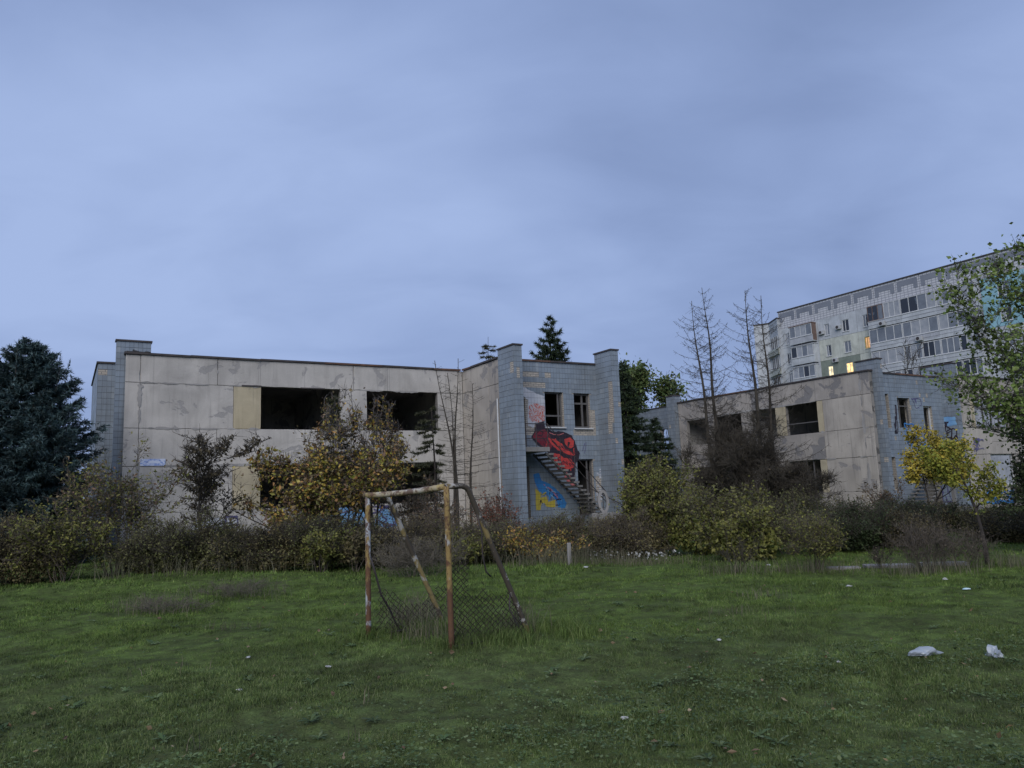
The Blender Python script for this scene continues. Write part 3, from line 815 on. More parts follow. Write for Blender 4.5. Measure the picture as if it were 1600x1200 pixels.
tag(m.build('graffiti', 'paint_black', tw_), kind='stuff')
m = MB(); stroke(m, 'T', TF, [(16.2, 4.2), (16.45, 4.12), (16.7, 4.1), (16.95, 4.18)], 0.03, .029); stroke(m, 'T', TF, [(15.8, 2.0), (16.2, 1.75), (16.5, 1.4)], 0.04, .029)
tag(m.build('graffiti', 'paint_pink', tw_), kind='stuff')
m = MB(); stroke(m, 'T', TF, [(17.9, 3.4), (18.05, 3.75)], 0.025); stroke(m, 'T', TF, [(18.0, 3.3), (18.1, 3.6), (18.12, 3.8)], 0.02)
tag(m.build('graffiti', 'paint_violet', tw_), kind='stuff')
m = MB(); stroke(m, 'T', -4.5, [(18.95, 2.2), (19.05, 2.0), (19.2, 2.15)], 0.05); stroke(m, 'T', -4.5, [(19.0, 1.95), (19.1, 2.1)], 0.05)
m.build('graffiti', 'paint_blue', B1)
rg3 = random.Random(3)
for q_ in range(16):
    a_ = rg3.uniform(15.4, 16.6); z_ = 2.35 - (a_ - 15.3) * .85 + rg3.uniform(-.18, .10); an = rg3.uniform(-1.4, .6); ps = [(a_, z_)]
    for _ in range(4):
        an += rg3.gauss(0, .6); a_ += math.cos(an) * .07; z_ += math.sin(an) * .07; ps.append((a_, z_))
    m = MB(); stroke(m, 'T', TF, ps, rg3.uniform(.02, .05), .030 + q_ * 1e-4)
    tag(m.build('graffiti', rg3.choice(('paint_lightblue', 'paint_violet', 'paint_blue', 'paint_black')), tw_), kind='stuff')
for q_ in range(9):
    a_ = rg3.uniform(15.4, 16.3); z_ = rg3.uniform(1.0, 1.6); m = MB(); stroke(m, 'T', TF, [(a_, z_), (a_ + rg3.uniform(-.03, .1), z_ + rg3.uniform(.08, .22)), (a_ + rg3.uniform(.05, .15), z_ + rg3.uniform(0, .1))], .03, .0285 + q_ * 1e-4)
    tag(m.build('graffiti', rg3.choice(('paint_black', 'paint_black', 'paint_yellow')), tw_), kind='stuff')
rg2 = random.Random(12)
for q_ in range(26):
    key = rg2.choice(('R1', 'R2', 'R4', 'R4', 'R2', 'black')); P_ = GR[key]; a_, z_ = rg2.choice(P_); ca = sum(p[0] for p in P_) / len(P_); cz = sum(p[1] for p in P_) / len(P_)
    f_ = rg2.uniform(.2, .8); a_, z_ = a_ + (ca - a_) * f_, z_ + (cz - z_) * f_; an = rg2.uniform(-1.2, .2); ps = [(a_, z_)]
    for _ in range(4):
        an += rg2.gauss(0, .5); a_ += math.cos(an) * .09; z_ += math.sin(an) * .09; ps.append((a_, z_))
    m = MB(); stroke(m, 'T', TF, ps, rg2.uniform(.02, .05), .030 + q_ * 1e-4)
    tag(m.build('graffiti', rg2.choice(('paint_black', 'paint_red', 'paint_red', 'paint_black', 'paint_darkred')), tw_), kind='stuff')
# dabs of white paint under the ground-floor window
for q_ in range(16):
    a, z = random.uniform(18.48, 18.8), random.uniform(1.2, 2.6); flat_poly(tw_, 'T', TF, wobble([(a, z), (a + .1, z), (a + .1, z + .07), (a, z + .07)], 3, .015), 'paint_white', 'graffiti', .0205 + q_ * 1e-4)
# graffiti low on the front wall
for (pts, mt, off) in (([(7.0, 0.6), (9.0, 0.62), (9.1, 1.3), (8.2, 1.42), (7.4, 1.25)], 'paint_lightblue', .02), ([(7.2, 0.7), (7.8, .7), (7.7, 1.3), (7.3, 1.35)], 'paint_blue', .023), ([(9.4, .5), (10.6, .5), (10.5, 1.15), (9.6, 1.2)], 'paint_lightblue', .02),
                       ([(2.4, 0.3), (3.9, .3), (4.0, 1.1), (3.0, 1.25), (2.3, .9)], 'paint_white', .02)):
    flat_poly(B1, 'T', 0.0, wobble(pts, 6, .05), mt, 'graffiti', off)
scribble(B1, 'T', 0.0, 7.0, 10.4, 0.5, 1.35, 'paint_violet', 7, 0.06, 3, .026)
scribble(B1, 'T', 0.0, 2.3, 4.0, 0.3, 1.2, 'paint_violet', 5, 0.05, 5, .026)

# outside stair: landing, stringers, one part per tread, railing
st = MB().box(14.16, 15.35, -4.62, TF - 0.03, 3.32, 3.50).build('stair_landing', 'concrete', B1)
NT = 16
for q_ in range(NT):
    s0 = 15.35 + q_ * 0.172; z = 3.42 - (q_ + 1) * 0.168
    a = random.uniform(-0.01, 0.01)
    MB().box(s0 - 0.03, s0 + 0.205, -4.60 + a, TF - 0.12, z - 0.085, z).build('tread', 'step', st, 0.008)
m = MB()
for t_ in (-4.50, -3.55):
    m.bar((15.2, t_, 3.26), (15.35 + NT * 0.172, t_, 3.30 - NT * 0.168), 0.05, 4)
m.build('stringer', 'concrete_dark', st)
m = MB()
for z in (3.85, 4.15, 4.45): m.bar((14.18, -4.58, z), (15.3, -4.58, z), 0.016, 5)
for s_ in (14.25, 14.75, 15.3): m.bar((s_, -4.58, 3.48), (s_, -4.58, 4.47), 0.018, 5)
for dz in (0.45, 0.9): m.bar((15.3, -4.58, 3.55 + dz), (15.35 + NT * .172, -4.58, 0.72 + dz), 0.018, 5)
for q_ in (3, 7, 11, 15):
    s_ = 15.35 + q_ * .172; z = 3.42 - q_ * .168; m.bar((s_, -4.58, z - .1), (s_ + .03, -4.58, z + 0.9), 0.016, 5)
m.bar((17.2, -4.75, 1.75), (18.9, -4.85, 0.95), 0.02, 5); m.bar((18.75, -4.85, -.05), (18.75, -4.85, 1.05), 0.02, 5)
m.build('railing', 'dark_metal', st)
for q_, (a, b) in enumerate(((15.0, 15.9), (17.9, 19.0))):
    MB().box(a, b, -5.1 - .3 * q_, -4.7, -0.2, 0.35 + .2 * q_).build('plinth_block', 'concrete', st, 0.02)

# banner on the front wall
sg = MB().box(0.58, 1.42, -0.035, -0.015, 3.17, 3.42).build('wall_banner', 'sign_print', None)
sg.location = (-14.13, 27.7, 0); sg.rotation_euler = (0, 0, TH)
tag(sg, 'small blue and white banner on the beige wall near its left end', 'banner')

# ------------------------------------------------------------------ abandoned building, right
B2 = empty('abandoned_building', (17.18, 36.67, 0),
           'derelict two-storey beige panel building on the right behind bare larches', 'building', 'derelict kindergarten buildings', TH)
Z2 = 6.88
H2 = [(3.1, 5.1, 4.17, 5.76), (5.78, 7.4, 4.17, 5.78), (8.25, 10.4, 4.17, 5.7), (10.9, 12.7, 4.17, 5.7), (3.2, 5.15, 1.12, 2.78), (5.9, 7.5, 1.12, 2.78), (8.3, 12.6, 1.12, 2.78)]
wall('backing_wall', 'joint', B2, 'S', 0.03, 0.0, 13.4, -0.4, Z2 - 0.02, 0.2, H2)
for (z0, z1) in ((-0.4, 1.12), (2.78, 4.17)):
    for (a, b) in ((0, 2.8), (2.8, 7.9), (7.9, 13.38)): panel('plaster_pale' if a < 2.8 else 'plaster_worn', B2, 'S', 0.0, a, b, z0, z1)
for (a, b) in ((0, 0.5), (0.5, 5.6), (5.6, 10.2), (10.2, 13.38)): panel('plaster_worn', B2, 'S', 0.0, a, b, 5.78, Z2)
for (a, b, mt) in ((0, 0.5, 'plaster_pale'), (0.5, 2.75, 'plaster_pale'), (2.75, 3.1, 'plaster_yellow'), (5.1, 5.78, 'plaster_yellow'), (7.4, 8.25, 'plaster_worn'), (10.4, 10.9, 'plaster_worn'), (12.7, 13.38, 'plaster_worn')):
    panel(mt, B2, 'S', 0.0, a, b, 4.17, 5.78, 0.01)
for (a, b, mt) in ((0, 0.5, 'plaster_pale'), (0.5, 2.8, 'plaster_pale'), (2.8, 3.2, 'plaster_yellow'), (5.15, 5.9, 'plaster_worn'), (7.5, 8.3, 'plaster_worn'), (12.6, 13.38, 'plaster_worn')):
    panel(mt, B2, 'S', 0.0, a, b, 1.12, 2.78, 0.01)
bare_frame(B2, 'S', 0.0, 3.1, 5.1, 4.17, 5.76, (), (4.75,), 'old_wood', 0.05, outer=False)
bare_frame(B2, 'S', 0.0, 3.2, 5.15, 1.12, 2.78, (3.7, 4.15, 4.6), (), 'old_wood', 0.05)
for i_, z in enumerate((2.78, 4.17, 5.78)): mortar(B2, 'S', 0.0, (0.0, z), (13.2 if z > 5 else 3.0, z), 9 if z > 5 else 4, .14, i_ + 31)
mortar(B2, 'S', 0.0, (0.5, 0.5), (0.5, 6.6), 8, .24, 35)
flashing(B2, 'S', 0.0, -0.05, 13.4, Z2)
fin(B2, 0.28, 0.62, -0.32, 0.84, 7.42, 'tile_grime')
fin(B2, -0.30, 0.25, 13.42, 14.1, 7.35, 'tile_grime')
lw = wall('tiled_wing', 'pale_brick', B2, 'S', 0.45, 14.12, 18.2, -0.3, 6.85, 0.3, [(14.75, 15.7, 4.05, 5.45)])
tiles(lw, 'S', 0.45, 14.12, 18.2, 0, 6.85, [(14.75, 15.7, 4.05, 5.45)], (), 'tile_grime', 0.18, 0.25)
MB().box(0.40, 0.8, 14.1, 18.25, 6.853, 6.92).build('cap', 'flashing', lw)
# tiled recess right of the corner
H2T = [(1.52, 1.95, 4.16, 5.87), (2.65, 3.68, 4.18, 5.70), (4.78, 5.52, 3.4, 5.32), (1.68, 2.0, 1.15, 2.74), (4.2, 5.6, 0.2, 2.5)]
tf2 = wall('tower_facade', 'pale_brick', B2, 'T', 0.4, 0.62, 6.5, -0.4, Z2, 0.3, H2T)
tiles(tf2, 'T', 0.4, 0.62, 6.5, 0, Z2, H2T, [(3.7, 4.0, 3.6, 4.0)], 'tile')
flashing(B2, 'T', 0.4, 0.62, 6.4, Z2)
bare_frame(tf2, 'T', 0.4, 2.65, 3.68, 4.18, 5.70, (2.95,), (5.3,), 'old_wood', 0.06)
bare_frame(tf2, 'T', 0.4, 4.78, 5.52, 3.4, 5.32, (), (), 'frame_white', 0.06, name='door_frame')
fin(B2, 6.52, 6.9, -0.32, 1.35, 7.52, 'tile')
H2R = [(8.2, 11.5, 4.2, 5.70), (9.2, 11.5, 1.15, 2.76)]
wall('backing_wall', 'joint', B2, 'T', -0.27, 6.92, 19.0, -0.4, Z2 - 0.02, 0.2, H2R)
for (z0, z1) in ((-0.4, 1.15), (2.78, 4.18), (5.72, Z2)):
    for (a, b) in ((6.92, 12.0), (12.0, 19.0)): panel('plaster_pale', B2, 'T', -0.3, a, b, z0, z1)
for (a, b, mt) in ((6.92, 7.85, 'plaster_pale'), (7.85, 8.2, 'plaster_yellow'), (11.5, 12.0, 'plaster_yellow'), (12.0, 19.0, 'plaster_pale')): panel(mt, B2, 'T', -0.3, a, b, 4.18, 5.72, 0.01)
for (a, b, mt) in ((6.92, 9.2, 'plaster_pale'), (11.5, 19.0, 'plaster_pale')): panel(mt, B2, 'T', -0.3, a, b, 1.15, 2.78, 0.01)
bare_frame(B2, 'T', -0.3, 8.2, 11.5, 4.2, 5.70, (9.2, 9.95, 10.7), (5.25,), 'old_wood', 0.08)
bare_frame(B2, 'T', -0.3, 9.2, 11.5, 1.15, 2.76, (), (), 'frame_white', 0.06)
flashing(B2, 'T', -0.3, 6.95, 19.0, Z2)
MB().box(0.32, 19.0, 0.72, 13.4, 6.6, Z2 - 0.06).build('roof_slab', 'interior', B2)
MB().box(0.32, 19.0, 0.71, 13.4, 3.0, 3.3).build('floor_slab', 'interior', B2)
MB().box(0.32, 19.0, 0.71, 13.4, 0.0, 0.2).build('floor_slab', 'interior', B2)
wall('rear_wall', 'interior', B2, 'T', 6.0, 6.9, 19.0, 0.2, 6.6, 0.2, [(10.8, 12.2, 4.1, 5.8), (14, 16, 4.1, 5.8)])
wall('rear_wall', 'interior', B2, 'S', 6.2, 0.75, 13.4, 0.2, 6.6, 0.2, [])
MB().box(0.3, 19.0, 13.42, 13.7, -0.4, 6.8).build('end_wall', 'interior', B2)
MB().box(0.32, 6.2, 7.6, 7.75, 0.2, 6.6).build('partition', 'interior', B2)
scribble(tf2, 'T', 0.4, 3.85, 4.65, 5.2, 5.7, 'paint_violet', 4, 0.05, 1)
scribble(tf2, 'T', 0.4, 2.2, 2.5, 3.9, 5.3, 'paint_black', 5, 0.06, 2)
scribble(tf2, 'T', 0.4, 3.0, 4.6, 3.3, 4.4, 'paint_blue', 6, 0.05, 4)
scribble(B2, 'S', 6.52, -0.2, 1.0, 3.6, 4.5, 'paint_black', 9, 0.06, 6)
flat_poly(B2, 'S', 6.52, wobble([(-0.25, 4.3), (0.9, 4.4), (0.85, 4.8), (-0.2, 4.75)], 5, .04), 'paint_lightblue', 'graffiti', .019)
scribble(tf2, 'T', 0.4, 5.6, 6.45, 0.4, 2.2, 'paint_violet', 7, 0.06, 7)
scribble(B2, 'T', -0.32, 7.4, 8.6, 2.9, 3.6, 'paint_violet', 6, 0.05, 8)
scribble(B2, 'T', -0.32, 8.0, 11.0, 0.2, 1.1, 'paint_blue', 9, 0.07, 9)
# its stair
st2 = MB().box(4.5, 6.3, -1.2, 0.36, -0.2, 0.2).build('stair_landing', 'concrete', B2)
for q_ in range(12):
    s0 = 2.0 + q_ * 0.2; z = 0.1 + (q_ + 1) * 0.17
    MB().box(s0 - 0.02, s0 + 0.23, -0.95, 0.30, z - 0.055, z).build('tread', 'step', st2, 0.008)
m = MB(); m.bar((1.9, -0.85, 0.0), (4.5, -0.85, 2.1), 0.05, 4); m.bar((1.9, 0.15, 0.0), (4.5, 0.15, 2.1), 0.05, 4); m.build('stringer', 'concrete', st2)
m = MB()
for dz in (0.85,): m.bar((2.0, -0.92, 0.2 + dz), (4.5, -0.92, 2.25 + dz), 0.025, 5)
for q_ in (0, 6, 12): s_ = 2.0 + q_ * .2; m.bar((s_, -0.92, .1 + q_ * .17), (s_, -0.92, 1.05 + q_ * .17), .02, 5)
m.build('railing', 'old_wood', st2)
MB().box(4.4, 5.75, -0.95, 0.38, 2.95, 3.15).build('stair_landing', 'concrete', B2)
MB().box(4.45, 4.6, -0.9, -0.75, 0.2, 2.95).build('landing_post', 'concrete', B2)

# ------------------------------------------------------------------ apartment block behind
AP = empty('apartment_block', (41.98, 117.74, 0), 'tall nine-storey panel apartment block with glazed loggias and lit windows', 'building', None, TH)
PT, PB = 28.0, 25.3
# parapet band panels with stepped light and dark tiling
dd = 0.0
while dd < 52:
    a0, a1 = -(dd + 3.3), -dd
    pp = MB().box(0.0, 0.3, a0 + 0.03, a1 - 0.03, PB, PT).build('parapet_panel', 'tile_light', AP)
    mid = (a0 + a1) / 2
    for (x0, x1, y0, y1) in ((a0 + .22, a1 - .22, 27.0, 27.75), (a0 + .22, mid - .85, 26.35, 26.995), (mid + .85, a1 - .22, 26.35, 26.995)):
        MB().box(-0.03, -0.002, x0, x1, y0, y1).build('dark_tiling', 'tile_field', pp)
    dd += 3.3
MB().box(0.06, 12.0, -52.8, 0.0, PT - 2.6, PT - 0.05).build('roof_block', 'flat_grey', AP)
MB().box(-0.12, 0.5, -52.8, 0.05, PT + 0.004, PT + 0.16).build('roof_coping', 'flashing', AP)
FL = [25.3, 22.2, 19.1, 16.0, 12.9]        # storey lines


def apt_window(d0, d1, z0, z1, pane='glass_pane', c=0.0, mull=(0.55,), frame='frame_white', inset=0.06, par=None):
    f = bare_frame(par or AP, 'S', c, -d1, -d0, z0, z1, [-d1 + (d1 - d0) * q for q in mull], (), frame, 0.09, inset, True, 'window')
    cuts = [0.0, *mull, 1.0]
    for q0, q1 in zip(cuts, cuts[1:]):
        x0, x1 = -d1 + (d1 - d0) * q0 + .03, -d1 + (d1 - d0) * q1 - .03
        a, b = pt('S', x0, z0 + .05, c, inset + 0.03 + random.uniform(0, .012)), pt('S', x1, z1 - .05, c, inset + 0.05)
        pm = pane if pane.startswith('lit') else random.choice({'glass_pane': ('glass_pane', 'glass_pane', 'sky_reflect_pane', 'sky_reflect_pane', 'curtain_pane'), 'curtain_pane': ('curtain_pane', 'curtain_pane', 'sky_reflect_pane')}[pane])
        MB().box(a[0], b[0], a[1], b[1], a[2], b[2]).build('pane', pm, f)
    MB().box(c - 0.08, c + 0.05, -d1 - .03, -d0 + .03, z0 - 0.06, z0 - 0.003).build('sill', 'frame_white', f)
    return f


SINGLE = [(1.05, 2.05), (8.15, 9.0), (11.15, 12.25), (14.45, 15.4)]
lit = {(2, 1): 'lit_pane_pale', (2, 2): 'lit_pane_warm', (1, 3): 'lit_pane_orange'}
for fl in range(4):
    zt, zb = FL[fl], FL[fl + 1]
    wz0, wz1 = zt - 2.55, zt - 0.9
    if fl == 0: wz0, wz1 = 22.72, 24.42
    holes = [(-b, -a, wz0, wz1) for a, b in SINGLE] + [(-6.2, -3.2, wz0 - .6, wz1)]
    segs = [(0, 7.0, 'flat_white'), (7.0, 13.5, 'flat_white' if fl == 0 else 'flat_cream' if fl == 1 else 'flat_green'), (13.5, 15.7, 'flat_cream' if fl in (1, 2) else 'flat_white')]
    for (a, b, mt) in segs:
        if fl >= 2 and a == 0: mt = 'flat_white'
        wall('wall_panel', mt, AP, 'S', 0.0, -b + 0.02, -a - 0.02, zb + 0.015, zt - 0.015, 0.25, [h for h in holes if h[1] > -b and h[0] < -a])
    for (a, b) in ((15.7, 23.0), (23.0, 30.6)):
        wall('wall_panel', 'flat_grey', AP, 'S', 0.0, -b + 0.02, -a - 0.02, zb + 0.015, zt - 0.015, 0.25)
    for (a, b) in ((30.6, 36.9), (36.9, 43.2), (43.2, 52.8)):
        h2 = [(-(a + 3.2), -(a + 1.9), wz0, wz1)]
        wall('wall_panel', 'flat_aqua' if fl < 2 else 'flat_white', AP, 'S', 0.0, -b + 0.02, -a - 0.02, zb + 0.015, zt - 0.015, 0.25, h2)
        apt_window(a + 1.9, a + 3.2, wz0, wz1, 'lit_pane_orange' if (fl == 2 and a > 36 and a < 40) else 'glass_pane')
    for k_, (a, b) in enumerate(SINGLE):
        apt_window(a, b, wz0, wz1, lit.get((fl, k_), 'glass_pane' if random.random() > 0.3 else 'curtain_pane'), mull=(random.choice((0.45, 0.55, 0.6)),), frame='paint_yellow' if (fl, k_) == (1, 3) else 'frame_white')
    # small balcony
    bal = MB().box(-0.95, -0.005, -6.75, -2.55, zb + (0.0 if fl else 0.05), zb + 0.16).build('balcony', 'flat_white', AP)
    MB().box(-0.95, -0.87, -6.75, -2.55, zb + 0.163, zb + 1.05).build('balustrade', 'flat_white' if fl else 'flat_grey', bal)
    for a in (-6.75, -2.63): MB().box(-0.868, -0.005, a, a + 0.08, zb + 0.163, zt - 0.2).build('side_screen', 'brown_board' if (fl == 0 and a < -3) else 'flat_white', bal)
    apt_window(2.65, 6.65, zb + 1.06, zt - 0.35, 'glass_pane' if fl else 'curtain_pane', -0.94, (0.26, 0.5, 0.74), 'frame_white', 0.0, bal)
    MB().box(-1.0, -0.005, -6.8, -2.5, zt - 0.34, zt - 0.22).build('balcony_roof', 'flat_grey' if fl else 'brown_board', bal)
    # long loggia rows
    lo = MB().box(-0.9, -0.005, -30.5, -15.75, zb - 0.16, zb + 0.02).build('loggia', 'flat_white', AP)
    aa = 15.8
    while aa < 30.3:
        bb = min(30.45, aa + 4.85)
        MB().box(-0.9, -0.8, -bb, -aa - 0.02, zb + 0.023, zb + 0.86).build('balustrade', random.choice(('flat_white', 'flat_grey', 'flat_white')), lo)
        MB().box(-0.93, -0.902, -bb, -aa - 0.02, zb + 0.30, zb + 0.38).build('rail_band', 'flat_grey', lo)
        sub = 2 if random.random() < 0.6 else 1
        for s_ in range(sub):
            x0 = aa + (bb - aa) * s_ / sub; x1 = aa + (bb - aa) * (s_ + 1) / sub
            apt_window(x0 + .03, x1 - .03, zb + 0.87, zt - 0.28 + (0.15 if fl == 0 else 0), random.choice(('glass_pane', 'glass_pane', 'curtain_pane')), -0.88, (0.25, 0.5, 0.75) if sub == 1 else (0.34, 0.67),
                       'brown_board' if (fl == 0 and s_ == 0 and aa < 16) else 'frame_white', 0.0, lo)
        MB().box(-0.795, -0.005, -bb - .05, -bb + .05, zb + 0.023, zt - 0.2).build('divider', 'flat_white', lo)
        aa = bb
MB().box(0.02, 12.0, -52.8, 0.0, 0.0, FL[4] - 0.003).build('lower_storeys', 'flat_grey', AP)
MB().box(0.9, 12.0, -52.7, -0.1, FL[4], PT - 2.62).build('inner_core', 'concrete_dark', AP)
for a in (0.0, 52.5): MB().box(0.26, 12.0, -a - 0.28, -a - 0.02, FL[4], PT - 2.62).build('end_wall', 'flat_white', AP)
# faceted bay at the far end
bay = MB().poly_prism([(1.3, 3.05), (-0.7, -0.3), (4.0, 0.02), (12, 0.05), (12, 8), (0.0, 5.0)], 0.0, 26.95).build('end_bay', 'flat_white', AP)
MB().poly_prism([(1.2, 3.05), (-0.8, -0.35), (4.0, 0.04), (12, 0.1), (12, 8.1), (-0.1, 5.05)], 26.953, 27.15).build('roof_coping', 'flashing', bay)
for zt in (24.4, 21.3, 18.2, 15.1):
    for q_ in range(2):
        P0 = Vector((-0.7, -0.3, 0)); P1 = Vector((1.3, 3.05, 0)); d = (P1 - P0).normalized(); nrm = Vector((-d.y, d.x, 0))
        if nrm.x > 0: nrm = -nrm
        a = P0 + d * (0.35 + q_ * 1.65) + nrm * 0.04; b = a + d * 1.45
        m = MB(); ba = nrm * 0.05
        m.quad((a.x, a.y, zt - 1.9), (b.x, b.y, zt - 1.9), (b.x, b.y, zt - .1), (a.x, a.y, zt - .1))
        w_ = m.build('pane', 'glass_pane', bay)
        m = MB()
        for p in (a, (a + b) / 2, b): m.bar((p.x, p.y, zt - 1.95), (p.x, p.y, zt - 0.05), 0.05, 4)
        for z in (zt - 1.93, zt - .07): m.bar((a.x, a.y, z), (b.x, b.y, z), 0.05, 4)
        m.build('window_frame', 'frame_white', bay)
    q0 = Vector((0.0, 5.0, 0)); q1 = Vector((1.3, 3.05, 0))
    m = MB().poly_prism([(P0.x - .45, P0.y - .1), (P1.x - .5, P1.y + .1), (P1.x + .05, P1.y), (P0.x + .1, P0.y)], zt - 3.0, zt - 2.05)
    m.build('balcony_front', 'flat_cream' if zt > 20 else 'flat_green', bay)
# air conditioners and dishes
acs = [(7.3, 23.3), (10.2, 23.5), (9.2, 18.85), (17.6, 22.4), (22.5, 19.4)]
for (d, z) in acs:
    s_ = -0.95 if d > 15 else 0
    ac = MB().box(s_ - 0.36, s_ - 0.02, -d - 0.85, -d, z - 0.3, z + 0.3).build('air_conditioner', 'ac_white', None, 0.03)
    ac.location = (41.98, 117.74, 0); ac.rotation_euler = (0, 0, TH)
    lab = {7.3: 'white air conditioner box beside the brown-sided top balcony', 10.2: 'white air conditioner box between two top-floor windows of the block',
           9.2: 'white air conditioner box under the second window above the green wall', 17.6: 'white air conditioner box under the top row of glazed loggias', 22.5: 'white air conditioner box under the second row of glazed loggias'}[d]
    tag(ac, lab, 'air conditioner', 'air conditioners on the apartment block')
    m = MB(); n_ = 14
    for q_ in range(n_):
        t0, t1 = 2 * math.pi * q_ / n_, 2 * math.pi * (q_ + 1) / n_
        m.v += [(s_ - 0.375, -d - 0.33, z), (s_ - 0.375, -d - .33 + .23 * math.cos(t0), z + .23 * math.sin(t0)), (s_ - 0.375, -d - .33 + .23 * math.cos(t1), z + .23 * math.sin(t1))]; m.t.append((q_ * 3, q_ * 3 + 1, q_ * 3 + 2))
    m.build('fan_grille', 'dark_metal', ac)

# ------------------------------------------------------------------ vegetation toolkit
def norm(a):
    return a / (np.linalg.norm(a, axis=-1, keepdims=True) + 1e-9)


def tubes(P0, P1, R0, R1, k=3):
    P0, P1 = np.asarray(P0, float), np.asarray(P1, float); n = len(P0)
    d = norm(P1 - P0); ref = np.where(np.abs(d[:, 2:3]) > 0.9, [[1.0, 0, 0]], [[0, 0, 1.0]])
    a = norm(np.cross(d, ref)); b = np.cross(d, a)
    V = []
    for P, Rr in ((P0, R0), (P1, R1)):
        for i in range(k):
            t = 2 * np.pi * i / k; V.append(P + (a * np.cos(t) + b * np.sin(t)) * np.asarray(Rr)[:, None])
    V = np.stack(V, 1).reshape(-1, 3); base = np.arange(n)[:, None] * (2 * k)
    F = np.concatenate([base + np.array([[i, (i + 1) % k, k + (i + 1) % k, k + i]]) for i in range(k)])
    return V, F


def leaf_faces(C, D, L, W, rg, droop=0.0):
    """diamond leaves, slightly folded, rooted at C pointing D"""
    n = len(C); D = D.copy(); D[:, 2] -= droop; D = norm(D)
    S = norm(np.cross(D, rg.normal(size=(n, 3)))); Nn = np.cross(D, S)
    sv_ = rg.uniform(.55, 1.45, n)[:, None]; L = L[:, None] * sv_; W = W[:, None] * sv_
    V = np.stack([C, C + D * L * 0.45 + S * W * 0.5 + Nn * W * 0.15, C + D * L, C + D * L * 0.45 - S * W * 0.5 + Nn * W * 0.15], 1).reshape(-1, 3)
    return V, np.arange(n * 4).reshape(-1, 4)


def sprays(C, D, L, W, rg):
    n = len(C); D = norm(D); S = norm(np.cross(D, rg.normal(size=(n, 3))))
    V = np.stack([C - S * W[:, None] / 2, C + S * W[:, None] / 2, C + D * L[:, None]], 1).reshape(-1, 3)
    return V, np.arange(n * 3).reshape(-1, 3)


def grow(sk, p, d, L, r, lev, mx, rd, nseg=5, wob=0.22, upb=0.08, kids=1.4, klen=0.6, ang=0.75, start=1):
    st_ = L / nseg
    for i in range(nseg):
        d = [d[0] + rd.gauss(0, wob), d[1] + rd.gauss(0, wob), d[2] + rd.gauss(0, wob * 0.7) + upb]
        l = math.sqrt(d[0] ** 2 + d[1] ** 2 + d[2] ** 2); d = [x / l for x in d]
        q = [p[0] + d[0] * st_, p[1] + d[1] * st_, p[2] + d[2] * st_]
        ra, rb = r * (1 - 0.8 * i / nseg), r * (1 - 0.8 * (i + 1) / nseg)
        sk.append((*p, *q, ra, rb, lev))
        if lev < mx and i >= start:
            nk = int(kids) + (rd.random() < kids % 1)
            for _ in range(nk):
                e = [d[0] * math.cos(ang) + rd.gauss(0, 0.62) * math.sin(ang) * 1.3, d[1] * math.cos(ang) + rd.gauss(0, 0.62) * math.sin(ang) * 1.3, d[2] * math.cos(ang) + rd.gauss(0, 0.45) * math.sin(ang)]
                grow(sk, q, e, L * klen * rd.uniform(0.6, 1.1) * (1 - 0.35 * i / nseg), rb * 0.65, lev + 1, mx, rd, max(3, nseg - 1), wob, upb, kids, klen, ang, 1)
        p = q


PLANTS = []


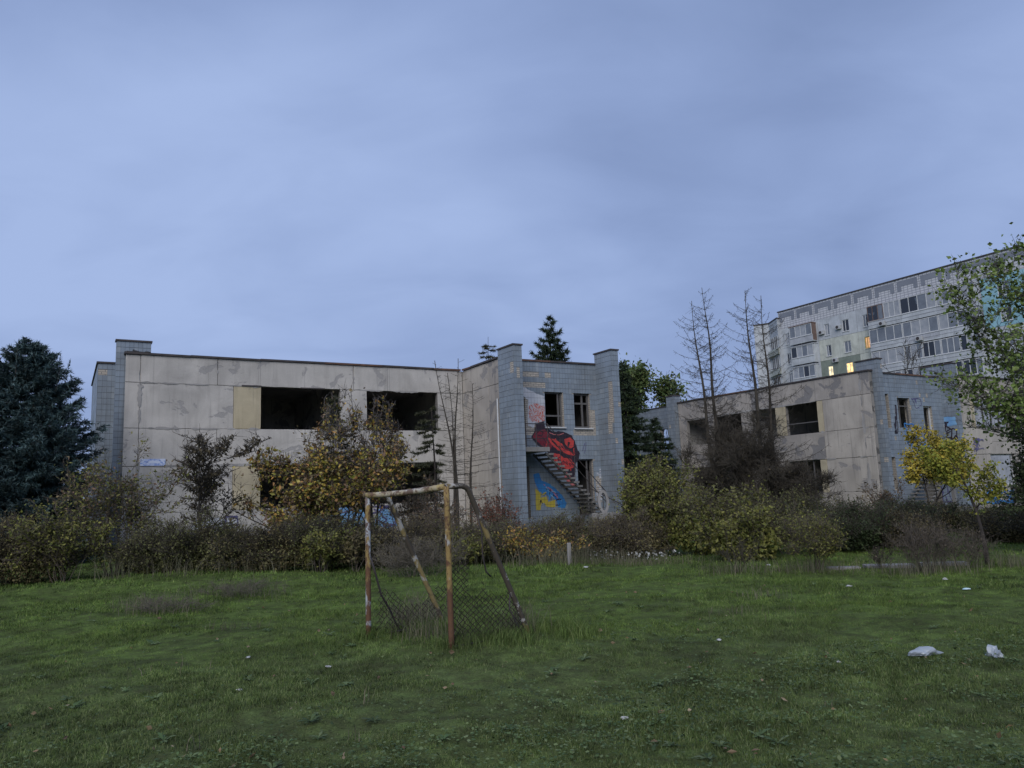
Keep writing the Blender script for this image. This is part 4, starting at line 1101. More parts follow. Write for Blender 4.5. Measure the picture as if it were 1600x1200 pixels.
def plant(name, label, cat, x, y, h, rx, ry, stems=7, leaves=4000, lsize=(0.055, 0.034), mat='leaf_hedge', bark='twig_dark', twigs=1500, seed=1, group=None,
          spread=0.8, depth=2, kids=1.4, stem_r=0.02, twig_len=0.28, twig_r=0.004, zmin=0.08, z0=None, wob=0.22, upb=0.08, nseg=5, leaf_mats=None, droop=0.25, jit=0.05, base_r=0.15, klen=0.6, start=1, fit=True, topthin=0.0, clump=0.0, shade_fill=0):
    rd = random.Random(seed); rg = np.random.default_rng(seed)
    z0 = float(gz(np.array(x), np.array(y))) if z0 is None else z0
    root = empty(name, (x, y, z0), label, cat, group)
    sk = []
    for i in range(stems):
        a = 2 * math.pi * (i + rd.random() * 0.8) / stems; s_ = spread * rd.uniform(0.35, 1.0)
        grow(sk, [math.cos(a) * base_r * rd.random(), math.sin(a) * base_r * rd.random(), -0.05], [math.cos(a) * s_, math.sin(a) * s_, 1.0], 1.0 * rd.uniform(0.75, 1.1), stem_r, 0, depth, rd, nseg, wob, upb, kids, klen, start=start)
    S = np.array(sk)
    if fit:
        E_ = S[:, 3:6]
        sx, sy = np.percentile(np.abs(E_[:, 0]), 97), np.percentile(np.abs(E_[:, 1]), 97); sz = np.percentile(E_[:, 2], 99.3)
        for o_ in (0, 3):
            S[:, o_] *= rx / sx; S[:, o_ + 1] *= ry / sy; S[:, o_ + 2] = np.maximum(S[:, o_ + 2] * h / sz, -0.05 + 0 * S[:, o_ + 2])
            low = S[:, o_ + 2] < 0.06
            S[low & (S[:, 8] > 0), o_ + 2] = 0.06 + 0.1 * rg.random(np.count_nonzero(low & (S[:, 8] > 0)))
    P0, P1, R0, R1, lev = S[:, :3], S[:, 3:6], S[:, 6], S[:, 7], S[:, 8]
    V, F = tubes(P0, P1, np.maximum(R0, twig_r), np.maximum(R1, twig_r * 0.8), 4 if stem_r > 0.03 else 3)
    me = np_mesh('stems', V, [F], True); so = link('stems', me, bark, root); tag(so, kind='stuff')
    fine = np.where(lev >= max(1, depth - 1))[0] if depth > 0 else np.arange(len(S))
    if twigs:
        k_ = rg.choice(fine, twigs); f = rg.random((twigs, 1)); A = P0[k_] * (1 - f) + P1[k_] * f
        D = norm(norm(P1[k_] - P0[k_]) * 0.8 + rg.normal(0, 0.6, (twigs, 3)) + [0, 0, 0.15]); L = twig_len * rg.uniform(0.4, 1.2, (twigs, 1))
        B = A + D * L; B[:, 2] = np.maximum(B[:, 2], 0.05); M_ = A + D * L * 0.55 + rg.normal(0, 0.025, (twigs, 3))
        r = np.full(twigs, twig_r)
        V1, F1 = tubes(A, M_, r, r * 0.8); V2, F2 = tubes(M_, B, r * 0.8, r * 0.35)
        tw = link('twigs', np_mesh('twigs', np.concatenate([V1, V2]), [np.concatenate([F1, F2 + len(V1)])]), bark, root); tag(tw, kind='stuff')
        PA, PB_ = np.concatenate([P0[fine], A]), np.concatenate([P1[fine], B])
    else:
        PA, PB_ = P0[fine], P1[fine]
    if leaves:
        parts = leaf_mats or [(mat, 1.0)]
        for mt, share in parts:
            n = int(leaves * share)
            if clump > 0:
                ns = max(8, int(len(PA) * clump)); sub = rg.choice(len(PA), ns)
                k_ = sub[rg.integers(0, ns, n)]
            else:
                k_ = rg.integers(0, len(PA), n)
            f = rg.random((n, 1)); C = PA[k_] * (1 - f) + PB_[k_] * f + rg.normal(0, jit, (n, 3))
            keep = C[:, 2] > zmin
            if topthin: keep &= rg.random(n) > topthin * np.clip(C[:, 2] / h, 0, 1) ** 2
            C = C[keep]; n = len(C); D = norm(norm(PB_[k_[keep]] - PA[k_[keep]]) * 0.5 + rg.normal(0, 0.7, (n, 3)))
            V, F = leaf_faces(C, D, lsize[0] * rg.uniform(0.6, 1.25, n), lsize[1] * rg.uniform(0.7, 1.2, n), rg, droop)
            fo = link('foliage', np_mesh('foliage', V, [F]), mt, root); tag(fo, kind='stuff')
    if shade_fill:  # inner leaves added to block light and darken the shrub core
        u3 = norm(rg.normal(0, 1, (shade_fill, 3))) * (rg.random((shade_fill, 1)) ** (1 / 3)); C = u3 * [rx * .85, ry * .8, h * .38] + [0, 0, h * .36]
        C = C[C[:, 2] > .03]; n = len(C)
        V, F = leaf_faces(C, norm(rg.normal(0, 1, (n, 3))), lsize[0] * 1.3 * rg.uniform(.6, 1.25, n), lsize[1] * 1.5 * rg.uniform(.7, 1.2, n), rg, .2)
        tag(link('foliage', np_mesh('foliage', V, [F]), mat, root), kind='stuff')
    return root


def conifer(name, label, cat, x, y, h, r, seed, mat='needle_blue', bark='bark', needles=60000, nl=(0.12, 0.022), whorl=0.38, nb=6, prof=None, group=None, z_low=0.3, lean=(0, 0), trunk_r=0.13, droop=0.22, tip_up=0.35, side=7, z0=0.0, leaders=0, asym=None, tw_r=0.006):
    rd = random.Random(seed); rg = np.random.default_rng(seed)
    root = empty(name, (x, y, z0), label, cat, group)
    prof = prof or (lambda q: (1 - q) ** 0.8)
    tp = lambda z: np.array([lean[0] * z / h + 0.04 * math.sin(z * 1.1 + seed), lean[1] * z / h + 0.04 * math.cos(z * 0.9), z])
    zs = np.linspace(-0.1, h, 14); T = [tp(z) for z in zs]
    me = pipe(T, 0, 7, [max(0.012, trunk_r * (1 - z / h) ** 0.8) for z in np.maximum(zs, 0)]); link('trunk', me, bark, root)
    seg = []
    z = z_low
    while z < h * 0.985:
        q = z / h; Lm = r * prof(q); n = max(3, int(nb * (0.6 + 0.6 * (1 - q))))
        a0 = rd.random() * 6.28
        for i in range(n):
            a = a0 + 2 * math.pi * (i + rd.uniform(-.3, .3)) / n; L = Lm * rd.uniform(0.72, 1.08)
            if asym: L *= asym(a, q)
            if L < 0.06: continue
            p = tp(z + rd.uniform(-.12, .12)); ns = 6; dirv = np.array([math.cos(a), math.sin(a), 0.0])
            for j in range(ns):
                f = (j + 1) / ns; dz = -droop * math.sin(f * 2.6) + tip_up * f * f * (0.5 + q)
                qn = p + (dirv + [rd.gauss(0, .06), rd.gauss(0, .06), dz]) * L / ns
                seg.append((*p, *qn, max(tw_r * 1.2, 0.02 * L / 2 * (1 - f * .8)), 0))
                if j >= 1:
                    for s_ in range(side // 3 + (rd.random() < (side % 3) / 3)):
                        for sg_ in (-1, 1):
                            e = dirv * 0.75 + np.array([-dirv[1], dirv[0], 0]) * sg_ * rd.uniform(.5, .95) + np.array([0, 0, rd.uniform(-.25, .12)])
                            l2 = L * 0.34 * (1.15 - f * 0.7) * rd.uniform(.6, 1.1); b = p + (qn - p) * rd.random()
                            m_ = b + e * l2 * 0.5; c_ = b + e * l2 + np.array([0, 0, -0.06 * l2])
                            seg.append((*b, *m_, tw_r, 1)); seg.append((*m_, *c_, tw_r * .7, 1))
                p = qn
        z += whorl * rd.uniform(.8, 1.2) * (0.55 + 0.55 * (1 - q))
    for i in range(leaders):
        a = rd.random() * 6.28; rr = r * rd.uniform(.25, .6); zb = h * rd.uniform(.72, .86)
        p = np.array([math.cos(a) * rr, math.sin(a) * rr, zb]); q_ = p + np.array([0.1 * rd.uniform(-1, 1), 0.1, h * rd.uniform(.06, .13)])
        for j in range(4): seg.append((*(p + (q_ - p) * j / 4), *(p + (q_ - p) * (j + 1) / 4), .01, 1))
    S = np.array(seg); V, F = tubes(S[:, :3], S[:, 3:6], S[:, 6], S[:, 6] * 0.75)
    o = link('branches', np_mesh('branches', V, [F], True), bark, root); tag(o, kind='stuff')
    if needles:
        Ls = np.linalg.norm(S[:, 3:6] - S[:, :3], axis=1) * np.where(S[:, 7] > 0, 1.0, 0.6)
        k_ = rg.choice(len(S), needles, p=Ls / Ls.sum()); f = rg.random((needles, 1))
        C = S[k_, :3] * (1 - f) + S[k_, 3:6] * f + rg.normal(0, 0.012, (needles, 3))
        D = norm(S[k_, 3:6] - S[k_, :3]) * 0.7 + norm(rg.normal(0, 1, (needles, 3))) * 0.75 + [0, 0, 0.12]
        V, F = sprays(C, D, nl[0] * rg.uniform(.6, 1.2, needles), nl[1] * rg.uniform(.7, 1.3, needles), rg)
        o = link('needles', np_mesh('needles', V, [F]), mat, root); tag(o, kind='stuff')
    return root


def bare_larch(name, label, x, y, stems, seed, group=None, z0=0.0, branch=2.0, whorl=0.42, z_low=1.2, hang=10, bark='twig_dark', needles=0, per=4, up_tip=0.5, br=0.02, tr=0.009, len_pow=0.75, fork=0.0):
    """leafless conifer: straight leaders with thin branches that turn up at the tip, hung with short twigs. stems = (dx,dy,leanx,h,trunk_r)"""
    rd = random.Random(seed); rg = np.random.default_rng(seed)
    root = empty(name, (x, y, z0), label, 'tree', group)
    seg = []
    for (dx, dy, lx, h, tr_) in stems:
        wp = rd.random() * 6; tp = lambda z: np.array([dx + lx * max(0.0, z - fork) / (h - fork) + 0.045 * math.sin(z * 1.3 + wp) * min(1, z / 3), dy + 0.04 * math.sin(z * 1.1 + 2 * wp), z])
        zs = np.linspace(-0.1, h, 16)
        link('trunk', pipe([tp(z) for z in zs], 0, 7, [max(0.012, tr_ * (1 - max(z, 0) / h) ** 0.85) for z in zs]), bark, root)
        z = z_low
        while z < h * 0.985:
            q = z / h; Lm = branch * (1 - q) ** len_pow + 0.12
            for i in range(per if q < .9 else 2):
                a = rd.random() * 6.28; L = Lm * rd.uniform(.45, 1.1); dirv = np.array([math.cos(a), math.sin(a) * .8, 0]); p = tp(z + rd.uniform(-.2, .2)); ns = 6
                for j in range(ns):
                    f = (j + 1) / ns; dz = -0.28 * math.sin(f * 2.2) * (1 - q) + up_tip * f * f + 0.35 * q
                    qn = p + (dirv + [rd.gauss(0, .10), rd.gauss(0, .10), dz + rd.gauss(0, .06)]) * L / ns
                    r_ = max(tr, br * (1 - f * .75) * (0.4 + L / branch * .6)); seg.append((*p, *qn, r_))
                    for _ in range(int(hang * L / branch / ns + rd.random())):
                        b = p + (qn - p) * rd.random(); e = np.array([rd.gauss(0, .5), rd.gauss(0, .5), rd.uniform(-1.0, .35)]); l2 = rd.uniform(.08, .34) * (1.1 - .5 * q)
                        seg.append((*b, *(b + e * l2), tr * .75))
                    p = qn
            z += whorl * rd.uniform(.7, 1.3) * (1 - .3 * q)
    S = np.array(seg); V, F = tubes(S[:, :3], S[:, 3:6], S[:, 6], S[:, 6] * .7)
    o = link('branches', np_mesh('branches', V, [F], True), bark, root); tag(o, kind='stuff')
    return root


# ------------------------------------------------------------------ trees
# wide blue spruce, left
conifer('blue_spruce', 'wide dark blue spruce at the left edge beside the beige building', 'tree', -15.45, 24.2, 7.15, 2.1, 11, 'needle_blue', 'bark', 210000, (0.15, 0.034), 0.24, 12,
        lambda q: min(1.0, (2.1 * (1 - q)) ** 0.6), z_low=0.4, trunk_r=0.2, droop=0.22, tip_up=0.75, side=12, leaders=16)
# spruce standing behind the tower, thin pine tip behind the roof, dark conifer in the gap
conifer('spruce', 'dark spruce top rising behind the tiled tower roof', 'tree', 2.75, 52.0, 13.75, 4.3, 12, 'needle_green', 'bark', 30000, (0.34, 0.06), 0.62, 6, lambda q: (1 - q) ** 0.8, z_low=5.0, trunk_r=0.22, droop=0.25, tip_up=0.9, side=6, tw_r=0.018)
conifer('pine', 'thin reddish sparse conifer tip above the roof corner of the left building', 'tree', -1.5, 50.0, 12.0, 1.9, 13, 'needle_olive', 'bark', 2600, (0.26, 0.045), 0.7, 4, lambda q: 0.25 + (1 - q), z_low=7.5, trunk_r=0.12, side=5, tw_r=0.016)
conifer('dark_conifer', 'tall dark conifer in the gap right of the tiled tower', 'tree', 6.6, 45.0, 9.2, 2.2, 14, 'needle_green', 'bark', 45000, (0.24, 0.045), 0.45, 8, lambda q: min(1, (1.15 * (1 - q)) ** .7), z_low=0.3, trunk_r=0.18, side=7, tw_r=0.014)
conifer('dark_conifer', 'shorter dark conifer low in the gap between the two derelict buildings', 'tree', 8.6, 47.0, 6.0, 2.0, 15, 'needle_green', 'bark', 26000, (0.24, 0.045), 0.45, 8, lambda q: min(1, (1.15 * (1 - q)) ** .7), z_low=0.3, trunk_r=0.15, side=7, tw_r=0.014)
plant('green_tree', 'pale green leafy tree between the two derelict buildings', 'tree', 9.9, 60.0, 10.8, 2.5, 2.5, 3, 11000, (0.26, 0.18), 'leaf_far', 'bark', 900, 21, None, 0.5, 3, 1.3, 0.16, 0.8, 0.02, 1.5, 0.0, jit=0.35, base_r=0.3, nseg=5, clump=0.25)
plant('green_tree', 'darker green leafy tree further left behind the tiled tower', 'tree', 6.2, 63.0, 9.5, 3.0, 3.0, 3, 10000, (0.26, 0.18), 'leaf_dark', 'bark', 700, 22, None, 0.5, 3, 1.3, 0.16, 0.8, 0.02, 1.5, 0.0, jit=0.35, base_r=0.3, clump=0.3)
# bare larches in front of the right building
bare_larch('bare_larch', 'tall leafless twin-stemmed larch, the left one before the right building', 8.15, 33.0, [(0.42, 0, -0.55, 9.75, 0.11), (0.76, 0.2, -0.28, 10.4, 0.12)], 31, 'bare larches', branch=2.5, hang=60, z_low=1.0, per=4, br=.021, tr=.0075, len_pow=.65, up_tip=.75)
bare_larch('bare_larch', 'tall leafless twin-stemmed larch, the right one before the apartment block', 10.35, 31.2, [(-0.29, 0, -0.24, 9.65, 0.12), (0.22, 0.3, 0.02, 9.5, 0.10)], 32, 'bare larches', branch=2.5, hang=52, z_low=1.0, per=4, br=.021, tr=.0075, len_pow=.65, up_tip=.75)
plant('bare_thicket', 'dense dark purplish leafless thicket below the bare larches', 'shrub', 8.9, 31.8, 4.3, 1.9, 1.4, 14, 2500, (0.06, 0.03), 'leaf_dull', 'twig_dark', 11000, 33, None, 0.55, 3, 1.6, 0.03, 0.5, 0.007, 0.1, 0, wob=.28)
plant('bare_thicket', 'lower dark twiggy thicket right of the larch trunks', 'shrub', 10.7, 30.2, 3.0, 1.3, 1.0, 10, 2500, (0.06, 0.03), 'leaf_dull', 'twig_dark', 6000, 34, None, 0.6, 3, 1.6, 0.03, 0.4, 0.007, 0.1, 0, wob=.28)
plant('bare_tree', 'thin leafless tree rising behind the tiled roof against the apartment block', 'tree', 32.3, 60.0, 12.6, 2.9, 2.2, 2, 0, (0.05, 0.03), 'leaf_dull', 'twig_dark', 500, 38, None, .3, 3, 1.3, .11, .7, .016, 0, 0.0, nseg=6, base_r=.2)
# half-dead snag group by the tower
bare_larch('dead_conifer', 'dead many-stemmed conifer with bare stems before the left building', -2.05, 26.3, [(-0.02, 0, -0.55, 6.35, 0.06), (0.0, 0.06, -0.17, 5.9, 0.045), (0.03, 0.03, 0.14, 6.4, 0.065)], 35, None, fork=2.6, branch=1.0, hang=4, z_low=2.4, whorl=0.3, per=3, up_tip=.25, br=.014, tr=.006)
bare_larch('dead_conifer', 'slender single dead conifer with long bare twigs beside the tiled tower', -1.62, 27.0, [(0.0, 0, 0.20, 5.6, 0.06)], 36, None, branch=1.5, hang=6, z_low=1.0, whorl=0.19, per=3, up_tip=.3, br=.014, tr=.006)
conifer('ragged_conifer', 'ragged green conifer remnant beside the dead stems', 'tree', -2.75, 26.2, 4.7, 1.25, 37, 'needle_olive', 'bark', 9000, (0.12, 0.026), 0.42, 4, lambda q: 0.35 + 0.75 * (1 - q) ** 1.2, z_low=0.4, trunk_r=0.07, side=5, asym=lambda a, q: 1.25 if math.cos(a) < -0.2 else 0.55, droop=.4)
# yellow autumn tree group in front of the left facade
plant('autumn_tree', 'broad low yellow-green autumn tree hiding the foot of the left facade', 'tree', -5.5, 22.1, 3.0, 2.35, 1.4, 10, 10500, (0.11, 0.07), 'leaf_autumn', 'bark', 2600, 41, None, 0.85, 3, 1.35, 0.04, 0.35, 0.006, 0.7, leaf_mats=[('leaf_autumn', 0.6), ('leaf_lime', .12), ('leaf_autumn_brown', 0.28)], jit=0.08, clump=.22, droop=.6)
plant('autumn_tree', 'taller ragged brown and yellow autumn tree between the two upper windows', 'tree', -5.0, 23.0, 4.5, 1.55, 1.1, 5, 5200, (0.105, 0.065), 'leaf_autumn', 'bark_grey', 1500, 141, None, 0.5, 3, 1.35, 0.045, 0.4, 0.007, 1.2, leaf_mats=[('leaf_autumn', 0.5), ('leaf_autumn_brown', 0.5)], jit=0.08, topthin=.4, clump=.16, droop=.6)
plant('bare_top_tree', 'thin grey tree with few leaves and bare twigs before the window pier', 'tree', -4.2, 23.4, 4.75, 0.95, 0.8, 3, 900, (0.09, 0.055), 'leaf_autumn', 'bark_grey', 500, 42, None, 0.35, 3, 1.2, 0.045, 0.35, 0.007, 2.0, jit=.05, nseg=6)
conifer('dry_conifer', 'olive-brown narrow conifer tip standing before the first upper window', 'tree', -5.55, 23.6, 5.0, 0.85, 43, 'needle_olive', 'bark', 8000, (0.11, 0.024), 0.35, 6, lambda q: 0.2 + (1 - q) ** .8, z_low=1.6, trunk_r=0.05, side=6, tip_up=.6)
plant('withered_tree', 'small withered tree with hanging dark brown leaves by the left facade', 'tree', -8.45, 21.2, 3.6, 1.25, 1.0, 1, 1250, (0.105, 0.05), 'leaf_dull', 'twig_dark', 500, 44, None, 0.1, 3, 2.2, 0.055, 0.3, 0.007, 0.9, jit=.04, nseg=8, wob=.07, upb=.12, klen=.42, base_r=.02, droop=1.2, start=2)
plant('autumn_shrub', 'reddish-brown tangle of shrub under the lower windows', 'shrub', -2.9, 23.3, 2.3, 1.0, 0.8, 8, 2200, (0.075, 0.045), 'leaf_autumn_brown', 'twig_brown', 1800, 45, None, 0.8, 2, 1.6, 0.02, 0.3, 0.005)
plant('yellow_shrub', 'tall loose yellow-green shrub with upright stems left of the beige wall', 'shrub', -9.95, 19.4, 3.1, 1.35, 0.9, 11, 4600, (0.075, 0.04), 'leaf_yellowgreen', 'twig_brown', 1500, 46, None, 0.42, 2, 1.7, 0.02, 0.28, 0.005, 0.3, upb=.14, jit=.06, leaf_mats=[('leaf_yellowgreen', .65), ('leaf_autumn_brown', .35)])
plant('yellow_shrub', 'low yellow-green shrub hanging over the lawn edge beside the spruce', 'shrub', -10.6, 18.2, 1.75, 1.1, 0.7, 8, 4200, (0.07, 0.04), 'leaf_yellowgreen', 'twig_brown', 1200, 47, None, 0.8, 2, 1.6, 0.016, 0.26, 0.005, 0.3, jit=.06)

# hedge line on the left half of the lawn edge
HE = [(-13.6, 17.6, 1.9, 1.5, 'leaf_hedge', 'dark hedge shrub at the far left frame edge under the spruce'),
      (-11.7, 18.6, 1.85, 1.4, 'leaf_hedge_brown', 'brownish hedge shrub below the blue spruce'),
      (-8.6, 18.9, 1.35, 1.3, 'leaf_hedge', 'dark hedge shrub right of the yellow upright shrub'),
      (-7.3, 18.7, 1.65, 1.35, 'leaf_hedge', 'dark dense hedge shrub in front of the withered tree'),
      (-6.0, 18.8, 1.5, 1.3, 'leaf_hedge_brown', 'brown-green hedge shrub under the left part of the autumn tree'),
      (-4.7, 18.9, 1.45, 1.25, 'leaf_hedge', 'dark hedge shrub under the middle of the autumn tree'),
      (-3.4, 19.2, 1.35, 1.2, 'leaf_hedge_brown', 'brownish hedge shrub behind the left goal post')]
for i_, (x, y, h, r, mt, lab) in enumerate(HE):
    h *= (0.80, 0.84, 0.72, 0.86, 0.70, 0.82, 0.74)[i_]
    plant('hedge_shrub', lab, 'shrub', x, y, h, r, 0.85, 12, 10500, (0.046, 0.027), mt, 'twig_dark', 3200, 60 + i_, 'hedge shrubs along the lawn edge', 0.85, 2, 1.8, 0.016, 0.3, 0.0045, 0.05, jit=.07, shade_fill=5000)
plant('broadleaf_shrub', 'bright yellow-green low shrub in the hedge left of the goal', 'shrub', -4.55, 18.0, 0.95, 0.55, 0.45, 7, 1500, (0.075, 0.05), 'leaf_yellowgreen', 'twig_brown', 300, 70, None, .8, 2, 1.5, .012, .2, .004)
plant('broadleaf_shrub', 'dull broad-leaved low shrub right beside the yellow-green one', 'shrub', -3.75, 18.1, 0.9, 0.6, 0.45, 7, 1300, (0.075, 0.05), 'leaf_hedge_brown', 'twig_brown', 300, 71, None, .8, 2, 1.5, .012, .2, .004)
# scrub in the middle, behind and right of the goal
MI = [(-2.2, 20.6, 1.15, 1.1, 'leaf_hedge_brown', 'low brown scrub behind the goal mouth'),
      (-0.9, 20.2, 1.15, 1.1, 'leaf_hedge', 'low dark scrub behind the right goal post'),
      (0.4, 20.4, 1.2, 1.1, 'leaf_hedge_brown', 'low brown scrub below the blue graffiti'),
      (1.6, 20.5, 1.2, 1.1, 'leaf_hedge', 'low dark scrub below the stair foot'),
      (2.7, 19.6, 1.3, 1.0, 'leaf_hedge_brown', 'low brown scrub left of the big yellow-green bush')]
for i_, (x, y, h, r, mt, lab) in enumerate(MI):
    h *= (0.78, 0.88, 0.74, 0.86, 0.8)[i_]
    plant('scrub', lab, 'shrub', x, y, h, r, 0.85, 11, 7500, (0.044, 0.026), mt, 'twig_brown', 3000, 80 + i_, 'scrub behind the goal', 0.85, 2, 1.8, 0.013, 0.28, 0.0042, 0.05, jit=.07, shade_fill=3500)
plant('red_shrub', 'rust-red leaved shrub at the foot of the tiled tower fin', 'shrub', -0.55, 23.6, 1.75, 0.75, 0.6, 8, 1700, (0.065, 0.04), 'leaf_red', 'twig_brown', 700, 90, None, .7, 2, 1.6, .014, .25, .0045)
plant('red_shrub', 'dark reddish shrub seen through the goal frame', 'shrub', -2.3, 21.5, 1.35, 0.7, 0.6, 8, 1500, (0.055, 0.03), 'leaf_autumn_brown', 'twig_brown', 700, 91, None, .7, 2, 1.6, .014, .25, .0045)
plant('yellow_bush', 'low yellowish leafy shrub seen between the goal posts', 'shrub', -1.3, 19.3, 0.85, 0.7, 0.5, 8, 1500, (0.065, 0.045), 'leaf_yellowgreen', 'twig_brown', 400, 92, None, .9, 2, 1.5, .012, .2, .004)
plant('yellow_bush', 'orange-flecked leafy shrub at the lawn edge right of the goal', 'shrub', 0.55, 18.9, 0.85, 0.95, 0.5, 9, 2200, (0.06, 0.04), 'leaf_autumn', 'twig_brown', 600, 93, None, .9, 2, 1.5, .012, .22, .004)
# big yellow-green bushes right of centre
plant('yellow_bush', 'tall yellow-green bush beside the right fin of the tower', 'shrub', 3.6, 20.6, 2.45, 1.0, 0.95, 10, 7000, (0.075, 0.045), 'leaf_yellowgreen', 'twig_brown', 1500, 100, None, .7, 3, 1.3, .02, .28, .005, .15, jit=.08, shade_fill=3000)
plant('yellow_bush', 'wide olive bush in the middle of the right hedge', 'shrub', 4.75, 19.6, 1.6, 1.2, 0.9, 10, 6500, (0.07, 0.042), 'leaf_yellowgreen', 'twig_brown', 1600, 101, None, .85, 3, 1.3, .018, .26, .005, .12, jit=.08, leaf_mats=[('leaf_yellowgreen', .6), ('leaf_hedge', .4)], shade_fill=3500)
plant('yellow_bush', 'low bright bush at the lawn edge with drooping yellow leaves', 'shrub', 5.05, 17.4, 1.15, 0.9, 0.6, 9, 3600, (0.075, 0.045), 'leaf_yellowgreen', 'twig_brown', 800, 102, None, .9, 2, 1.6, .014, .26, .0045, .08, jit=.07, shade_fill=2000)
plant('yellow_bush', 'low dull bush right of the drooping yellow one', 'shrub', 6.35, 18.3, 1.1, 0.9, 0.7, 9, 3400, (0.065, 0.04), 'leaf_hedge', 'twig_brown', 1300, 103, None, .9, 2, 1.6, .014, .26, .0045, .08, jit=.07, leaf_mats=[('leaf_hedge', .7), ('leaf_yellowgreen', .3)])
plant('round_bush', 'small round fine-leaved yellow-green bush standing alone on the lawn edge', 'shrub', 5.83, 15.4, 0.98, 0.48, 0.45, 10, 5200, (0.042, 0.02), 'leaf_yellowgreen', 'twig_brown', 1500, 104, None, .6, 2, 1.8, .010, .18, .0035, .1, jit=.045)
# hedge below the right building
RH = [(7.6, 22.5, 1.55, 1.3, 'leaf_hedge', 'dark hedge shrub below the bare thicket'),
      (9.1, 22.8, 1.45, 1.3, 'leaf_hedge_brown', 'brown hedge shrub below the ground-floor window of the right building'),
      (10.4, 21.4, 1.25, 1.2, 'leaf_dark', 'dark green hedge shrub left of the reddish shrub'),
      (8.1, 19.3, 1.2, 1.1, 'leaf_dark', 'dark green hedge shrub behind the small round bush'),
      (9.4, 19.6, 1.1, 1.1, 'leaf_hedge_brown', 'brown hedge shrub between the round bush and the stair'),
      (12.0, 24.0, 1.1, 1.2, 'leaf_hedge_brown', 'low brown shrub before the right stair'),
      (13.6, 24.2, 1.0, 1.2, 'leaf_hedge', 'low dark shrub beneath the golden tree'),
      (12.6, 20.0, 0.95, 1.1, 'leaf_hedge_brown', 'low brown shrub behind the dry weeds'),
      (14.3, 20.5, 1.15, 1.1, 'leaf_dark', 'dark shrub at the right frame edge')]
for i_, (x, y, h, r, mt, lab) in enumerate(RH):
    h *= (0.9, 0.8, 0.82, 0.9, 0.75, 0.8, 0.8, 0.8, 0.85)[i_]
    plant('hedge_shrub', lab, 'shrub', x, y, h, r, 0.9, 11, 8500, (0.048, 0.028), mt, 'twig_dark', 2400, 110 + i_, 'shrubs below the right building', 0.85, 2, 1.8, 0.014, 0.28, 0.0045, 0.05, jit=.07, shade_fill=3500)
plant('red_shrub', 'dark reddish pointed shrub by the corner of the right building', 'shrub', 11.0, 23.6, 1.65, 0.65, 0.55, 9, 1300, (0.065, 0.038), 'leaf_autumn_brown', 'twig_brown', 500, 125, None, .55, 2, 1.5, .014, .25, .0045, upb=.14)
# golden tree, leaning lime tree, poplar
plant('golden_tree', 'small golden-yellow autumn tree before the right stair', 'tree', 14.35, 27.0, 3.35, 1.15, 0.95, 2, 4600, (0.11, 0.075), 'leaf_golden', 'bark', 300, 130, None, .35, 3, 1.7, .05, .25, .006, 1.45, jit=.10, nseg=6, start=2)
plant('leaning_tree', 'young yellow-green tree with thin dark leaning trunk at the lawn edge', 'tree', 9.1, 15.3, 2.45, 0.62, 0.5, 1, 0, (0.075, 0.05), 'leaf_lime', 'bark', 0, 131, None, .02, 0, 0, .001, .1, .004)
lt = [o for o in COL.objects if o.name == 'leaning_tree'][0]
for ch in list(lt.children): bpy.data.objects.remove(ch)
link('trunk', pipe([(0, 0, -.1), (-.01, 0, .25), (-.05, 0, .7), (-.08, 0.03, 1.0), (-.18, 0.02, 1.35), (-.33, 0, 1.75), (-.55, 0, 2.05)], 0, 8, [.055, .042, .034, .03, .024, .016, .006]), 'bark', lt)
sk_ = []; rd_ = random.Random(5)
for (p, d, L) in (((-.08, .03, 1.0), (.5, .1, .8), .95), ((-.18, .02, 1.35), (.25, -.2, 1), .95), ((-.25, 0, 1.55), (-.3, .2, .9), .8), ((-.33, 0, 1.75), (-.8, 0, .4), .7), ((-.33, 0, 1.75), (-.1, .1, 1), .6), ((-.18, 0, 1.35), (-.9, -.1, .5), .75), ((-.1, 0, 1.1), (.7, -.1, .6), .6)):
    grow(sk_, list(p), list(d), L, .016, 0, 1, rd_, 5, .2, .06, 1.6, .5)
S_ = np.array(sk_); V_, F_ = tubes(S_[:, :3], S_[:, 3:6], np.maximum(S_[:, 6], .004), np.maximum(S_[:, 7], .003))
tag(link('branches', np_mesh('branches', V_, [F_]), 'bark', lt), kind='stuff')
rg_ = np.random.default_rng(5); n_ = 2900; k_ = rg_.integers(0, len(S_), n_); f_ = rg_.random((n_, 1))
C_ = S_[k_, :3] * (1 - f_) + S_[k_, 3:6] * f_ + rg_.normal(0, .06, (n_, 3)); V_, F_ = leaf_faces(C_, norm(rg_.normal(0, 1, (n_, 3))), .062 * rg_.uniform(.6, 1.2, n_), .042 * rg_.uniform(.7, 1.2, n_), rg_, .4)
tag(link('foliage', np_mesh('foliage', V_, [F_]), 'leaf_lime', lt), kind='stuff')
plant('poplar_tree', 'tall green leafy poplar reaching in at the right frame edge', 'tree', 12.3, 15.8, 6.2, 2.5, 2.1, 4, 20000, (0.088, 0.072), 'leaf_poplar', 'bark_grey', 3600, 232, None, .34, 3, 1.75, .05, .38, .006, 2.0, jit=.13, nseg=7, wob=.10, upb=.07, klen=.46, base_r=.05, start=1)
plant('dark_bush', 'dark green dense bush under the poplar at the right edge', 'shrub', 11.35, 17.0, 2.75, 0.9, 0.9, 9, 6500, (0.075, 0.05), 'leaf_dark', 'twig_dark', 1000, 133, None, .6, 3, 1.4, .02, .26, .005, .6, jit=.08)
